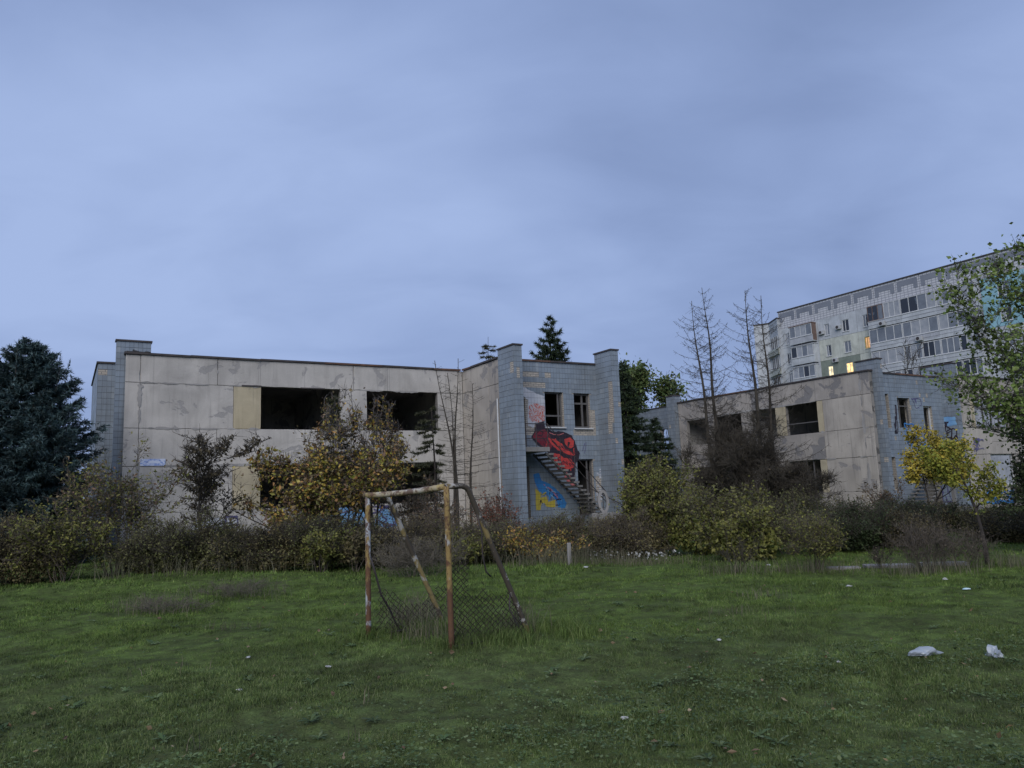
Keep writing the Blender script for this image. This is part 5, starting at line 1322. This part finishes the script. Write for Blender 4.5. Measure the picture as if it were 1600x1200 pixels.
plant('dry_weeds', 'thicket of dry brown weed stalks on the lawn edge at right', 'plant', 7.35, 14.3, 0.95, 0.55, 0.4, 34, 500, (0.035, 0.022), 'leaf_dry', 'twig_brown', 900, 134, None, .38, 1, 1.5, .007, .2, .003, .2, upb=.05, base_r=.45)
plant('dry_weeds', 'sparse dry brown weeds around the leaning trunk', 'plant', 8.3, 14.8, 0.7, 0.6, 0.4, 24, 350, (0.035, 0.022), 'leaf_dry', 'twig_brown', 700, 135, None, .45, 1, 1.5, .006, .2, .003, .1, base_r=.5)
plant('dry_weeds', 'soft grey-brown twiggy weeds behind the left goal post', 'plant', -2.3, 17.2, 0.85, 0.95, 0.5, 30, 500, (0.03, 0.012), 'leaf_dry', 'straw_stem', 1600, 150, None, .6, 1, 1.6, .006, .24, .0032, .05, base_r=.6)
plant('dry_weeds', 'low grey dry weed patch in the left part of the lawn, farther one', 'plant', -5.2, 14.6, 0.32, 0.85, 0.5, 30, 120, (0.025, 0.01), 'leaf_dry', 'straw_stem', 420, 151, None, .5, 1, 1.2, .003, .16, .0022, .03, base_r=.7)
plant('dry_weeds', 'low grey dry weed patch in the left part of the lawn, nearer one', 'plant', -5.8, 12.9, 0.27, 0.7, 0.45, 28, 100, (0.025, 0.01), 'leaf_dry', 'straw_stem', 360, 152, None, .5, 1, 1.2, .003, .14, .0022, .03, base_r=.6)
plant('dry_weeds', 'tangled dry weeds growing inside the goal', 'plant', -1.3, 10.3, 0.42, 0.35, 0.3, 9, 80, (0.025, 0.012), 'leaf_dry', 'straw_stem', 90, 153, None, .5, 1, 1.2, .003, .16, .0022, .03, base_r=.3)
plant('bare_sapling', 'tiny bare forked sapling in the grass before the yellow bushes', 'plant', 4.15, 15.0, 0.75, 0.4, 0.3, 4, 0, (0.03, 0.02), 'leaf_dry', 'twig_dark', 160, 136, None, .6, 2, 1.3, .010, .2, .003)
plant('dry_weeds', 'small dark dry weed clump beside the concrete path', 'plant', 6.95, 15.1, 0.45, 0.25, 0.2, 12, 150, (0.03, 0.02), 'leaf_dry', 'twig_dark', 250, 137, None, .5, 1, 1.5, .006, .14, .003)

# far wood behind everything
def far_wood():
    rg = np.random.default_rng(3); C = []
    for (cx_, cy_, w, h, n) in [(-70, 120, 60, 9, 9000), (-20, 150, 60, 9, 6000), (40, 170, 60, 10, 6000), (-110, 80, 40, 9, 5000), (110, 130, 40, 10, 5000)]:
        x = rg.uniform(-w, w, n); hh = h * (0.65 + 0.2 * np.sin(x * .35 + cx_) + 0.15 * np.sin(x * .9)); z = hh * np.sqrt(rg.random(n)); y = rg.normal(0, 3, n)
        C.append(np.stack([cx_ + x, cy_ + y, z], 1))
    C = np.concatenate(C); n = len(C)
    V, F = leaf_faces(C, norm(rg.normal(0, 1, (n, 3))), rg.uniform(.8, 1.6, n), rg.uniform(.6, 1.1, n), rg)
    tag(link('distant_wood', np_mesh('distant_wood', V, [F]), 'leaf_dark'), 'dark distant line of trees behind the yard', 'trees', kind='stuff')


far_wood()

# ------------------------------------------------------------------ grass
def vnoise(x, y, s, seed):
    r = np.random.default_rng(seed); t = 0
    for _ in range(6):
        a = r.random() * 6.28; f = s * r.uniform(.5, 1.8); t = t + np.sin((x * np.cos(a) + y * np.sin(a)) * f + r.random() * 6.28)
    return t / 6


def blades(x, y, h, w, rg, tri=False, lean=0.5):
    n = len(x); z = gz(x, y); a = rg.random(n) * 6.283; la = rg.random(n) * 6.283; ln = np.abs(rg.normal(0, lean, n)) * h
    sx, sy = np.cos(a) * w / 2, np.sin(a) * w / 2; lx, ly = np.cos(la) * ln, np.sin(la) * ln
    B0 = np.stack([x - sx, y - sy, z - .01], 1); B1_ = np.stack([x + sx, y + sy, z - .01], 1); T = np.stack([x + lx, y + ly, z + h], 1)
    if tri:
        return np.stack([B0, B1_, T], 1).reshape(-1, 3), [np.arange(n * 3).reshape(-1, 3)]
    M0 = np.stack([x - sx * .75 + lx * .3, y - sy * .75 + ly * .3, z + h * .6], 1); M1 = np.stack([x + sx * .75 + lx * .3, y + sy * .75 + ly * .3, z + h * .6], 1)
    V = np.stack([B0, B1_, M1, M0, T], 1).reshape(-1, 3); b = np.arange(n)[:, None] * 5
    return V, [b + np.array([[0, 1, 2, 3]]), b + np.array([[3, 2, 4]])]


GOAL_TUFTS = [(-1.2, 10.2, .35), (0.45, 9.85, .5), (-0.75, 8.95, .26), (-1.05, 10.4, .5), (-0.25, 9.35, .35), (-0.1, 8.95, .3), (0.62, 9.35, .32), (-1.85, 9.8, .25)]


def lawn():
    rg = np.random.default_rng(5); allV = []; allF = {3: [], 4: []}; off = 0
    for (y0, y1, dens, hh, ww, tri) in ((3.2, 5.5, 7600, .019, .0044, False), (5.5, 8, 4800, .023, .0055, False), (8, 11.5, 2800, .027, .0072, True), (11.5, 16, 1300, .034, .011, True), (16, 26, 320, .05, .022, True)):
        wmax = .80 * y1 + 2.0; n = int((y1 - y0) * 2 * wmax * dens)
        x = rg.uniform(-wmax, wmax, n); y = rg.uniform(y0, y1, n)
        k = (np.abs(x) < .80 * y + 2.0); x, y = x[k], y[k]
        p = vnoise(x, y, 1.7, 1) + 0.8 * vnoise(x, y, 5.5, 2) + 0.7 * vnoise(x, y, 13, 4)
        k = rg.random(len(x)) < np.clip(.70 + .9 * p, .12, 1); x, y, p = x[k], y[k], p[k]
        h = hh * rg.uniform(.5, 1.35, len(x)) * (1 + .8 * np.clip(p, -.7, 1.2))
        for (tx, ty, tr_) in GOAL_TUFTS: h *= 1 + 1.6 * np.exp(-((x - tx) ** 2 + (y - ty) ** 2) / tr_ ** 2)
        V, F = blades(x, y, h, ww * rg.uniform(.7, 1.3, len(x)), rg, tri, .85)
        for f in F: allF[f.shape[1]].append(f + off)
        allV.append(V); off += len(V)
    # long tufts round the goal
    for (tx, ty, tr_) in GOAL_TUFTS:
        n = int(1900 * tr_ ** 2 + 200); x = rg.normal(tx, tr_ * .55, n); y = rg.normal(ty, tr_ * .5, n)
        V, F = blades(x, y, rg.uniform(.07, .20, n), np.full(n, .006), rg, False, .7)
        for f in F: allF[f.shape[1]].append(f + off)
        allV.append(V); off += len(V)
    me = np_mesh('grass', np.concatenate(allV), [np.concatenate(allF[k]) for k in (3, 4)])
    tag(link('grass', me, 'grass_blade'), 'short uneven green lawn grass of the yard', 'grass', kind='stuff')
    # low broad-leaved weeds in the near turf
    n = 90000; y = 3.6 + 6.5 * rg.random(n) ** 1.3; x = rg.uniform(-1, 1, n) * (.8 * y + 1.6)
    p = vnoise(x, y, 1.3, 8) + .6 * vnoise(x, y, 4.5, 9) + .22 * (6.0 - y) + 0.10 * x
    k = rg.random(n) < np.clip(.30 + .9 * p, 0.02, 1); x, y = x[k], y[k]; n = len(x)
    C = np.stack([x, y, gz(x, y) + rg.uniform(.012, .055, n)], 1); D = rg.normal(0, 1, (n, 3)); D[:, 2] = np.abs(D[:, 2]) * .25; D = norm(D)
    S = norm(np.cross(D, np.array([0, 0, 1.0]) + rg.normal(0, .3, (n, 3)))); L = rg.uniform(.014, .036, n)[:, None]; W = L * rg.uniform(.5, .85, (n, 1)); up_ = np.array([0, 0, .15])
    V = np.stack([C, C + D * L * .35 + S * W * .5 + up_ * W, C + D * L * .8 + S * W * .35, C + D * L, C + D * L * .8 - S * W * .35, C + D * L * .35 - S * W * .5 + up_ * W], 1).reshape(-1, 3)
    nr_ = 150; ry_ = 4.4 + 9 * rg.random(nr_) ** 1.2; rx_ = rg.uniform(-.8, .8, nr_) * ry_; ex = []
    for xx, yy in zip(rx_, ry_):
        zb = float(gz(np.array(xx), np.array(yy))); m_ = rg.integers(7, 13); sc_ = rg.uniform(.6, 1.3)
        for q_ in range(m_):
            a = 6.283 * (q_ + rg.random() * .7) / m_; d_ = np.array([math.cos(a), math.sin(a), rg.uniform(.15, .7)]); l_ = rg.uniform(.035, .085) * sc_; w_ = l_ * .16
            sd_ = np.array([-math.sin(a), math.cos(a), 0]) * w_; b_ = np.array([xx, yy, zb + .012]); t_ = b_ + d_ * l_; t_[2] -= l_ * .18
            mid = b_ + d_ * l_ * .55
            ex.append([b_, mid - sd_, mid * .4 + t_ * .6 - sd_ * .8, t_, mid * .4 + t_ * .6 + sd_ * .8, mid + sd_])
    V = np.concatenate([V, np.array(ex).reshape(-1, 3)]); n += len(ex)
    tag(link('ground_weeds', np_mesh('ground_weeds', V, [np.arange(n * 6).reshape(-1, 6)]), 'clover'), 'low dark broad-leaved weeds covering the near lawn', 'weeds', kind='stuff')
    # dry tall grass at the lawn edge and around the goal
    spots = [(1.4, 18.2, 1.1, .45, 520, .5), (0.4, 18.0, .9, .4, 300, .42), (2.6, 18.4, .8, .35, 260, .3), (-2.2, 17.9, 1.0, .5, 260, .5), (-6.3, 17.9, 1.4, .25, 130, .45), (-9.0, 17.5, .5, .25, 90, .6), (-7.6, 17.4, .5, .25, 90, .55), (-12.3, 16.6, .7, .35, 140, .6),
             (-5.2, 14.6, .75, .45, 300, .26), (-5.9, 12.9, .6, .35, 240, .24), (-6.5, 13.6, .5, .3, 120, .25), (-1.45, 10.5, .3, .3, 150, .42), (-1.25, 10.9, .35, .3, 130, .5), (0.0, 9.75, .2, .2, 160, .4), (-1.1, 9.6, .3, .3, 160, .35), (7.4, 14.3, .8, .4, 500, .35), (5.6, 15.1, .8, .3, 350, .3), (4.1, 15.0, .6, .3, 250, .3), (9.3, 14.6, .8, .4, 400, .3), (3.0, 17.6, 1.2, .35, 350, .28), (-1.28, 6.55, .03, .03, 7, .16), (-2.3, 5.6, .05, .03, 6, .13), (-1.2, 5.7, .04, .03, 6, .14), (2.4, 6.3, .05, .04, 6, .10), (-3.6, 8.1, .3, .2, 30, .12), (2.9, 10.5, .4, .25, 60, .14), (-3.9, 10.6, .4, .2, 60, .13), (3.7, 12.0, .3, .2, 60, .16)]
    X_, Y_, H_ = [], [], []
    for (cx_, cy_, rx, ry, n, h) in spots:
        X_.append(rg.normal(cx_, rx * .6, n)); Y_.append(rg.normal(cy_, ry * .7, n)); H_.append(h * rg.uniform(.45, 1.2, n))
    X_, Y_, H_ = map(np.concatenate, (X_, Y_, H_))
    V, F = blades(X_, Y_, H_, rg.uniform(.004, .008, len(X_)), rg, False, .55)
    tag(link('dry_grass', np_mesh('dry_grass', V, F), 'straw'), 'tall dry straw-coloured grass at the lawn edge and goal', 'dry grass', kind='stuff')
    # fallen leaves
    n = 260; y = 4.2 + 9 * rg.random(n) ** 1.2; x = rg.uniform(-.75, .8, n) * y
    C = np.stack([x, y, gz(x, y) + rg.uniform(.03, .06, n)], 1); D = rg.normal(0, 1, (n, 3)); D[:, 2] *= .3
    V, F = leaf_faces(C, norm(D), rg.uniform(.02, .055, n), rg.uniform(.014, .036, n), rg)
    tag(link('fallen_leaves', np_mesh('fallen_leaves', V, [F]), 'fallen'), 'scattered brown fallen leaves on the lawn', 'leaves', kind='stuff')
    # little white flower heads at the lawn edge
    n = 130; x = np.concatenate([rg.normal(3.1, .35, 80), rg.normal(2.0, .25, 50)]); y = np.concatenate([18.0 + .3 * (x[:80] - 3.1) + rg.normal(0, .1, 80), rg.normal(18.4, .12, 50)])
    C = np.stack([x, y, gz(x, y) + rg.uniform(.1, .3, n)], 1); V, F = leaf_faces(C, norm(rg.normal(0, 1, (n, 3))), rg.uniform(.03, .06, n), rg.uniform(.03, .05, n), rg)
    tag(link('white_flowers', np_mesh('white_flowers', V, [F]), 'flower_white'), 'sprinkle of small white flowers along the lawn edge', 'flowers', kind='stuff')


lawn()

# ------------------------------------------------------------------ football goal
GO = empty('football_goal', (-0.78, 8.86, 0), 'rusty white and yellow tube football goal with torn wire net', 'football goal')
Lp = Vector((-1.10, 0.91, 0)); Rp = Vector((0, 0, 0)); bk = Vector((0.90, 0.70, 0)); ZL, ZRt = 1.735, 1.80
gzo = lambda v: float(gz(np.array(v.x - .78), np.array(v.y + 8.86)))
rP = 0.034


def lerp(a, b, f): return a + (b - a) * f


def post(p, top, lean, name='post'):
    pts = [p + Vector((lean[0] * f, lean[1] * f, -0.08 + (top + .08) * f)) for f in [i / 8 for i in range(9)]]
    return link(name, pipe(pts, rP, 12), 'goal_paint', GO)


post(Lp, ZL, (0.01, 0)); post(Rp, ZRt, (-0.015, 0))
cl, cr = Lp + Vector((0.0, 0, ZL)), Rp + Vector((-0.015, 0, ZRt))
link('crossbar', pipe([lerp(cl, cr, f) + Vector((0, 0, -0.018 * math.sin(f * 3.14))) for f in [-.03 + i * .1 for i in range(11)]], rP * 1.06, 12), 'goal_bar', GO)


def stay(p, top, foot, name='stay'):
    a = p + Vector((0, 0, top)); b = a + bk * 0.19; c = p + bk * 0.27 + Vector((0, 0, top - 0.06)); d = foot + Vector((0, 0, -0.06))
    pts = [a, lerp(a, b, .6), b, lerp(b, c, .5) + bk * .012 + Vector((0, 0, .008)), c] + [lerp(c, d, i / 8) for i in range(1, 9)]
    return link(name, pipe(pts, rP * .95, 12), 'goal_stay', GO)


stay(Rp + Vector((-0.015, 0, 0)), ZRt, Rp + bk); stay(Lp, ZL, Lp + bk)
# side net: sagging wire mesh between post and stay, torn at the top
nr = random.Random(4); m = MB()


def net_pt(a, b):     # a along the ground from post to stay foot, b height
    p = Rp + bk * a; return Vector((p.x, p.y, 0)) + Vector((-0.72, 0.86, 0)) * (0.05 * math.sin(a * 5 + b * 3) + .04) + Vector((0, 0, b))


N_ = 20; stp = 0.055
def ins(a, b): return 0.02 < a < 1.0 - 0.72 * b / 1.7 and 0.0 < b < 0.95 - 0.55 * a + 0.12 * math.sin(a * 9) and not (0.25 < a < .38 and .55 < b)


for i in range(-N_, N_ * 2):
    for sgn in (1, -1):
        a = i * stp * 1.1; b = 0.0; prev = None
        if sgn < 0: a = i * stp * 1.1 + .02
        for j in range(40):
            q_ = (a + sgn * j * stp * .55, j * stp * .62)
            q_ = (q_[0] + nr.gauss(0, .004), q_[1] + nr.gauss(0, .004))
            if prev and ins(*q_) and ins(*prev) and nr.random() > .03: m.bar(net_pt(*prev), net_pt(*q_), .0045, 3)
            prev = q_
tag(m.build('wire_net', 'rusty_wire', GO), kind='stuff')
m = MB()


def net_l(a, b):
    p = Lp + bk * a; return Vector((p.x, p.y, b)) + Vector((.7, -.8, 0)) * .04 * math.sin(a * 6 + b * 4)


for i in range(-10, 24):
    for sgn in (1, -1):
        prev = None
        for j in range(16):
            q_ = (i * .07 + sgn * j * .035 + nr.gauss(0, .006), j * .04 + nr.gauss(0, .006))
            if prev and .1 < q_[0] < 1.0 and q_[1] < .45 + .12 * math.sin(q_[0] * 8) and nr.random() > .1: m.bar(net_l(*prev), net_l(*q_), .0045, 3)
            prev = q_
tag(m.build('wire_net', 'rusty_wire', GO), kind='stuff')
for pts, r_ in (([Lp + Vector((.02, 0, 1.02)), Lp + Vector((.09, .05, .75)), Lp + Vector((.14, .12, .5)), Lp + Vector((.24, .22, .28)), Lp + Vector((.27, .3, .16)), Lp + Vector((.36, .36, -.03))], .013),
                ([Rp + bk * .33 + Vector((0, 0, 1.55)), Rp + bk * .40 + Vector((0, 0, 1.25)), Rp + bk * .40 + Vector((0, 0, 1.0)), Rp + bk * .44 + Vector((0, 0, .8)), Rp + bk * .50 + Vector((0, 0, .74))], .009),
                ([Rp + bk * .74 + Vector((0, 0, .55)), Rp + bk * .72 + Vector((0, -.02, .35)), Rp + bk * .8 + Vector((0, -.04, .18)), Rp + bk * .93 + Vector((0, -.04, -.02))], .009),
                ([Lp + bk * .28 + Vector((0, 0, 1.6)), Lp + bk * .33 + Vector((0, 0, 1.35)), Lp + bk * .30 + Vector((0, 0, 1.1))], .006)):
    link('loose_wire', pipe(pts, r_, 6), 'dark_metal', GO)
m = MB()
m.bar(Lp + Vector((0, 0, .03)), Lp + bk + Vector((0, 0, .02)), .012, 6); m.bar(Rp + Vector((0, 0, .03)), Rp + bk + Vector((0, 0, .02)), .012, 6)
m.build('ground_rod', 'dark_metal', GO)

# ------------------------------------------------------------------ path, litter, small things
pp = tag(link('path', None), kind='structure')
pp.location = (0, 0, 0)
for (x0, y0, x1, y1, w) in ((6.15, 15.72, 6.75, 15.62, .26), (6.85, 15.62, 7.75, 15.45, .36), (7.85, 15.42, 8.7, 15.3, .3)):
    d = Vector((x1 - x0, y1 - y0, 0)).normalized(); nn_ = Vector((-d.y, d.x, 0)) * w / 2; z = float(gz(np.array((x0 + x1) / 2), np.array((y0 + y1) / 2)))
    pts = [(x0 + nn_.x, y0 + nn_.y), (x0 - nn_.x, y0 - nn_.y), (x1 - nn_.x, y1 - nn_.y), (x1 + nn_.x, y1 + nn_.y)][::-1]
    MB().poly_prism(pts, z - .08, z + .05).build('path_slab', 'path_concrete', pp, .01)


def crumple(name, label, cat, x, y, sx, sy, sz, mat, seed, group=None, sub=3, rz=0.0, amp=.45):
    import bmesh
    bm = bmesh.new(); bmesh.ops.create_icosphere(bm, subdivisions=sub, radius=1.0); r = np.random.default_rng(seed)
    fr = r.normal(0, 2.2, (7, 3)); ph = r.random(7) * 6.28
    for v in bm.verts:
        c = np.array(v.co); q = 1 + amp * sum(math.sin(float(fr[i] @ c) * (1 + .5 * i) + ph[i]) * (1.0 / (1 + .25 * i)) for i in range(7)) / 2.0
        v.co = v.co * max(.35, q); v.co.x *= sx; v.co.y *= sy; v.co.z = max(-.25, v.co.z) * sz
    me = bpy.data.meshes.new(name); bm.to_mesh(me); bm.free()
    o = link(name, me, mat); o.location = (x, y, float(gz(np.array(x), np.array(y))) + sz * .25 + .015); o.rotation_euler = (0, 0, rz)
    return tag(o, label, cat, group)


crumple('plastic_bag', 'crumpled translucent plastic bag, larger one, lying on the lawn at right', 'bag', 3.86, 7.66, .135, .07, .045, 'plastic_bag', 1, 'plastic bags on the lawn', rz=.25)
crumple('plastic_bag', 'small upright crumpled plastic bag nearest the right frame edge', 'bag', 4.40, 7.45, .06, .05, .06, 'plastic_bag', 2, 'plastic bags on the lawn')
LI = [(6.6, 11.7, .09, .035, .03, 'litter_blue', 'pale blue plastic bottle lying in the grass at right', 'bottle'),
      (1.44, 17.0, .10, .06, .05, 'litter_white', 'white carton scrap at the lawn edge behind the goal', 'litter'),
      (5.08, 16.0, .08, .05, .03, 'litter_white', 'white scrap left of the small round bush', 'litter'),
      (5.25, 12.6, .06, .04, .03, 'litter_white', 'white paper scrap in the middle right of the lawn', 'litter'),
      (7.0, 13.0, .06, .05, .05, 'litter_white', 'white crumpled paper in front of the dry weeds', 'litter'),
      (-3.02, 8.8, .05, .03, .02, 'litter_white', 'whitish scrap on the lawn left of the goal', 'litter'),
      (-2.0, 8.2, .06, .03, .02, 'litter_white', 'whitish scrap just left of the near goal post', 'litter'),
      (-2.55, 7.2, .04, .03, .015, 'litter_white', 'small pale scrap in the left foreground', 'litter'),
      (1.05, 6.2, .05, .03, .02, 'fallen', 'curled tan scrap in the centre foreground', 'litter'),
      (2.2, 8.9, .04, .03, .02, 'litter_white', 'tiny white scrap right of the goal', 'litter'),
      (3.0, 7.6, .03, .02, .015, 'litter_white', 'tiny white scrap left of the larger plastic bag', 'litter'),
      (0.75, 6.05, .045, .03, .02, 'litter_white', 'pale scrap low in the centre of the lawn', 'litter')]
for q_, (x, y, a, b, c_, mt, lab, cat) in enumerate(LI):
    a, b, c_ = a * .7, b * .7, c_ * .6
    crumple('plastic_bottle' if cat == 'bottle' else 'paper_scrap', lab, cat, x, y, a, b, c_, mt, 30 + q_, 'litter on the lawn', 2, rz=q_ * .9, amp=.12 if cat == 'bottle' else .4)
# leaning concrete ring by the stair and a short grey post
m = MB(); n_ = 16; V = []
for q_ in range(n_):
    t = 2 * math.pi * q_ / n_
    V += [(math.cos(t) * .20, -.06, .42 + math.sin(t) * .42), (math.cos(t) * .11, -.06, .42 + math.sin(t) * .31), (math.cos(t) * .11, .06, .42 + math.sin(t) * .31), (math.cos(t) * .20, .06, .42 + math.sin(t) * .42)]
m.v = V
for q_ in range(n_):
    a, b = q_ * 4, ((q_ + 1) % n_) * 4
    for i_ in range(4): m.q.append((a + i_, a + (i_ + 1) % 4, b + (i_ + 1) % 4, b + i_))
ring = m.build('concrete_ring', 'concrete', None); ring.location = (3.08, 27.5, .85); ring.rotation_euler = (-.15, 0, .1)
tag(ring, 'grey oval concrete ring standing at the foot of the tower stair', 'concrete ring')
pl_ = MB().box(-.5, .5, -.35, .35, -.9, -.005).build('plinth', 'concrete', ring)
gp = MB().box(-.045, .045, -.045, .045, -.1, .52).build('short_post', 'concrete', None, .012); gp.location = (1.16, 17.9, 0)
tag(gp, 'short pale concrete post in the dry grass at the lawn edge', 'post')
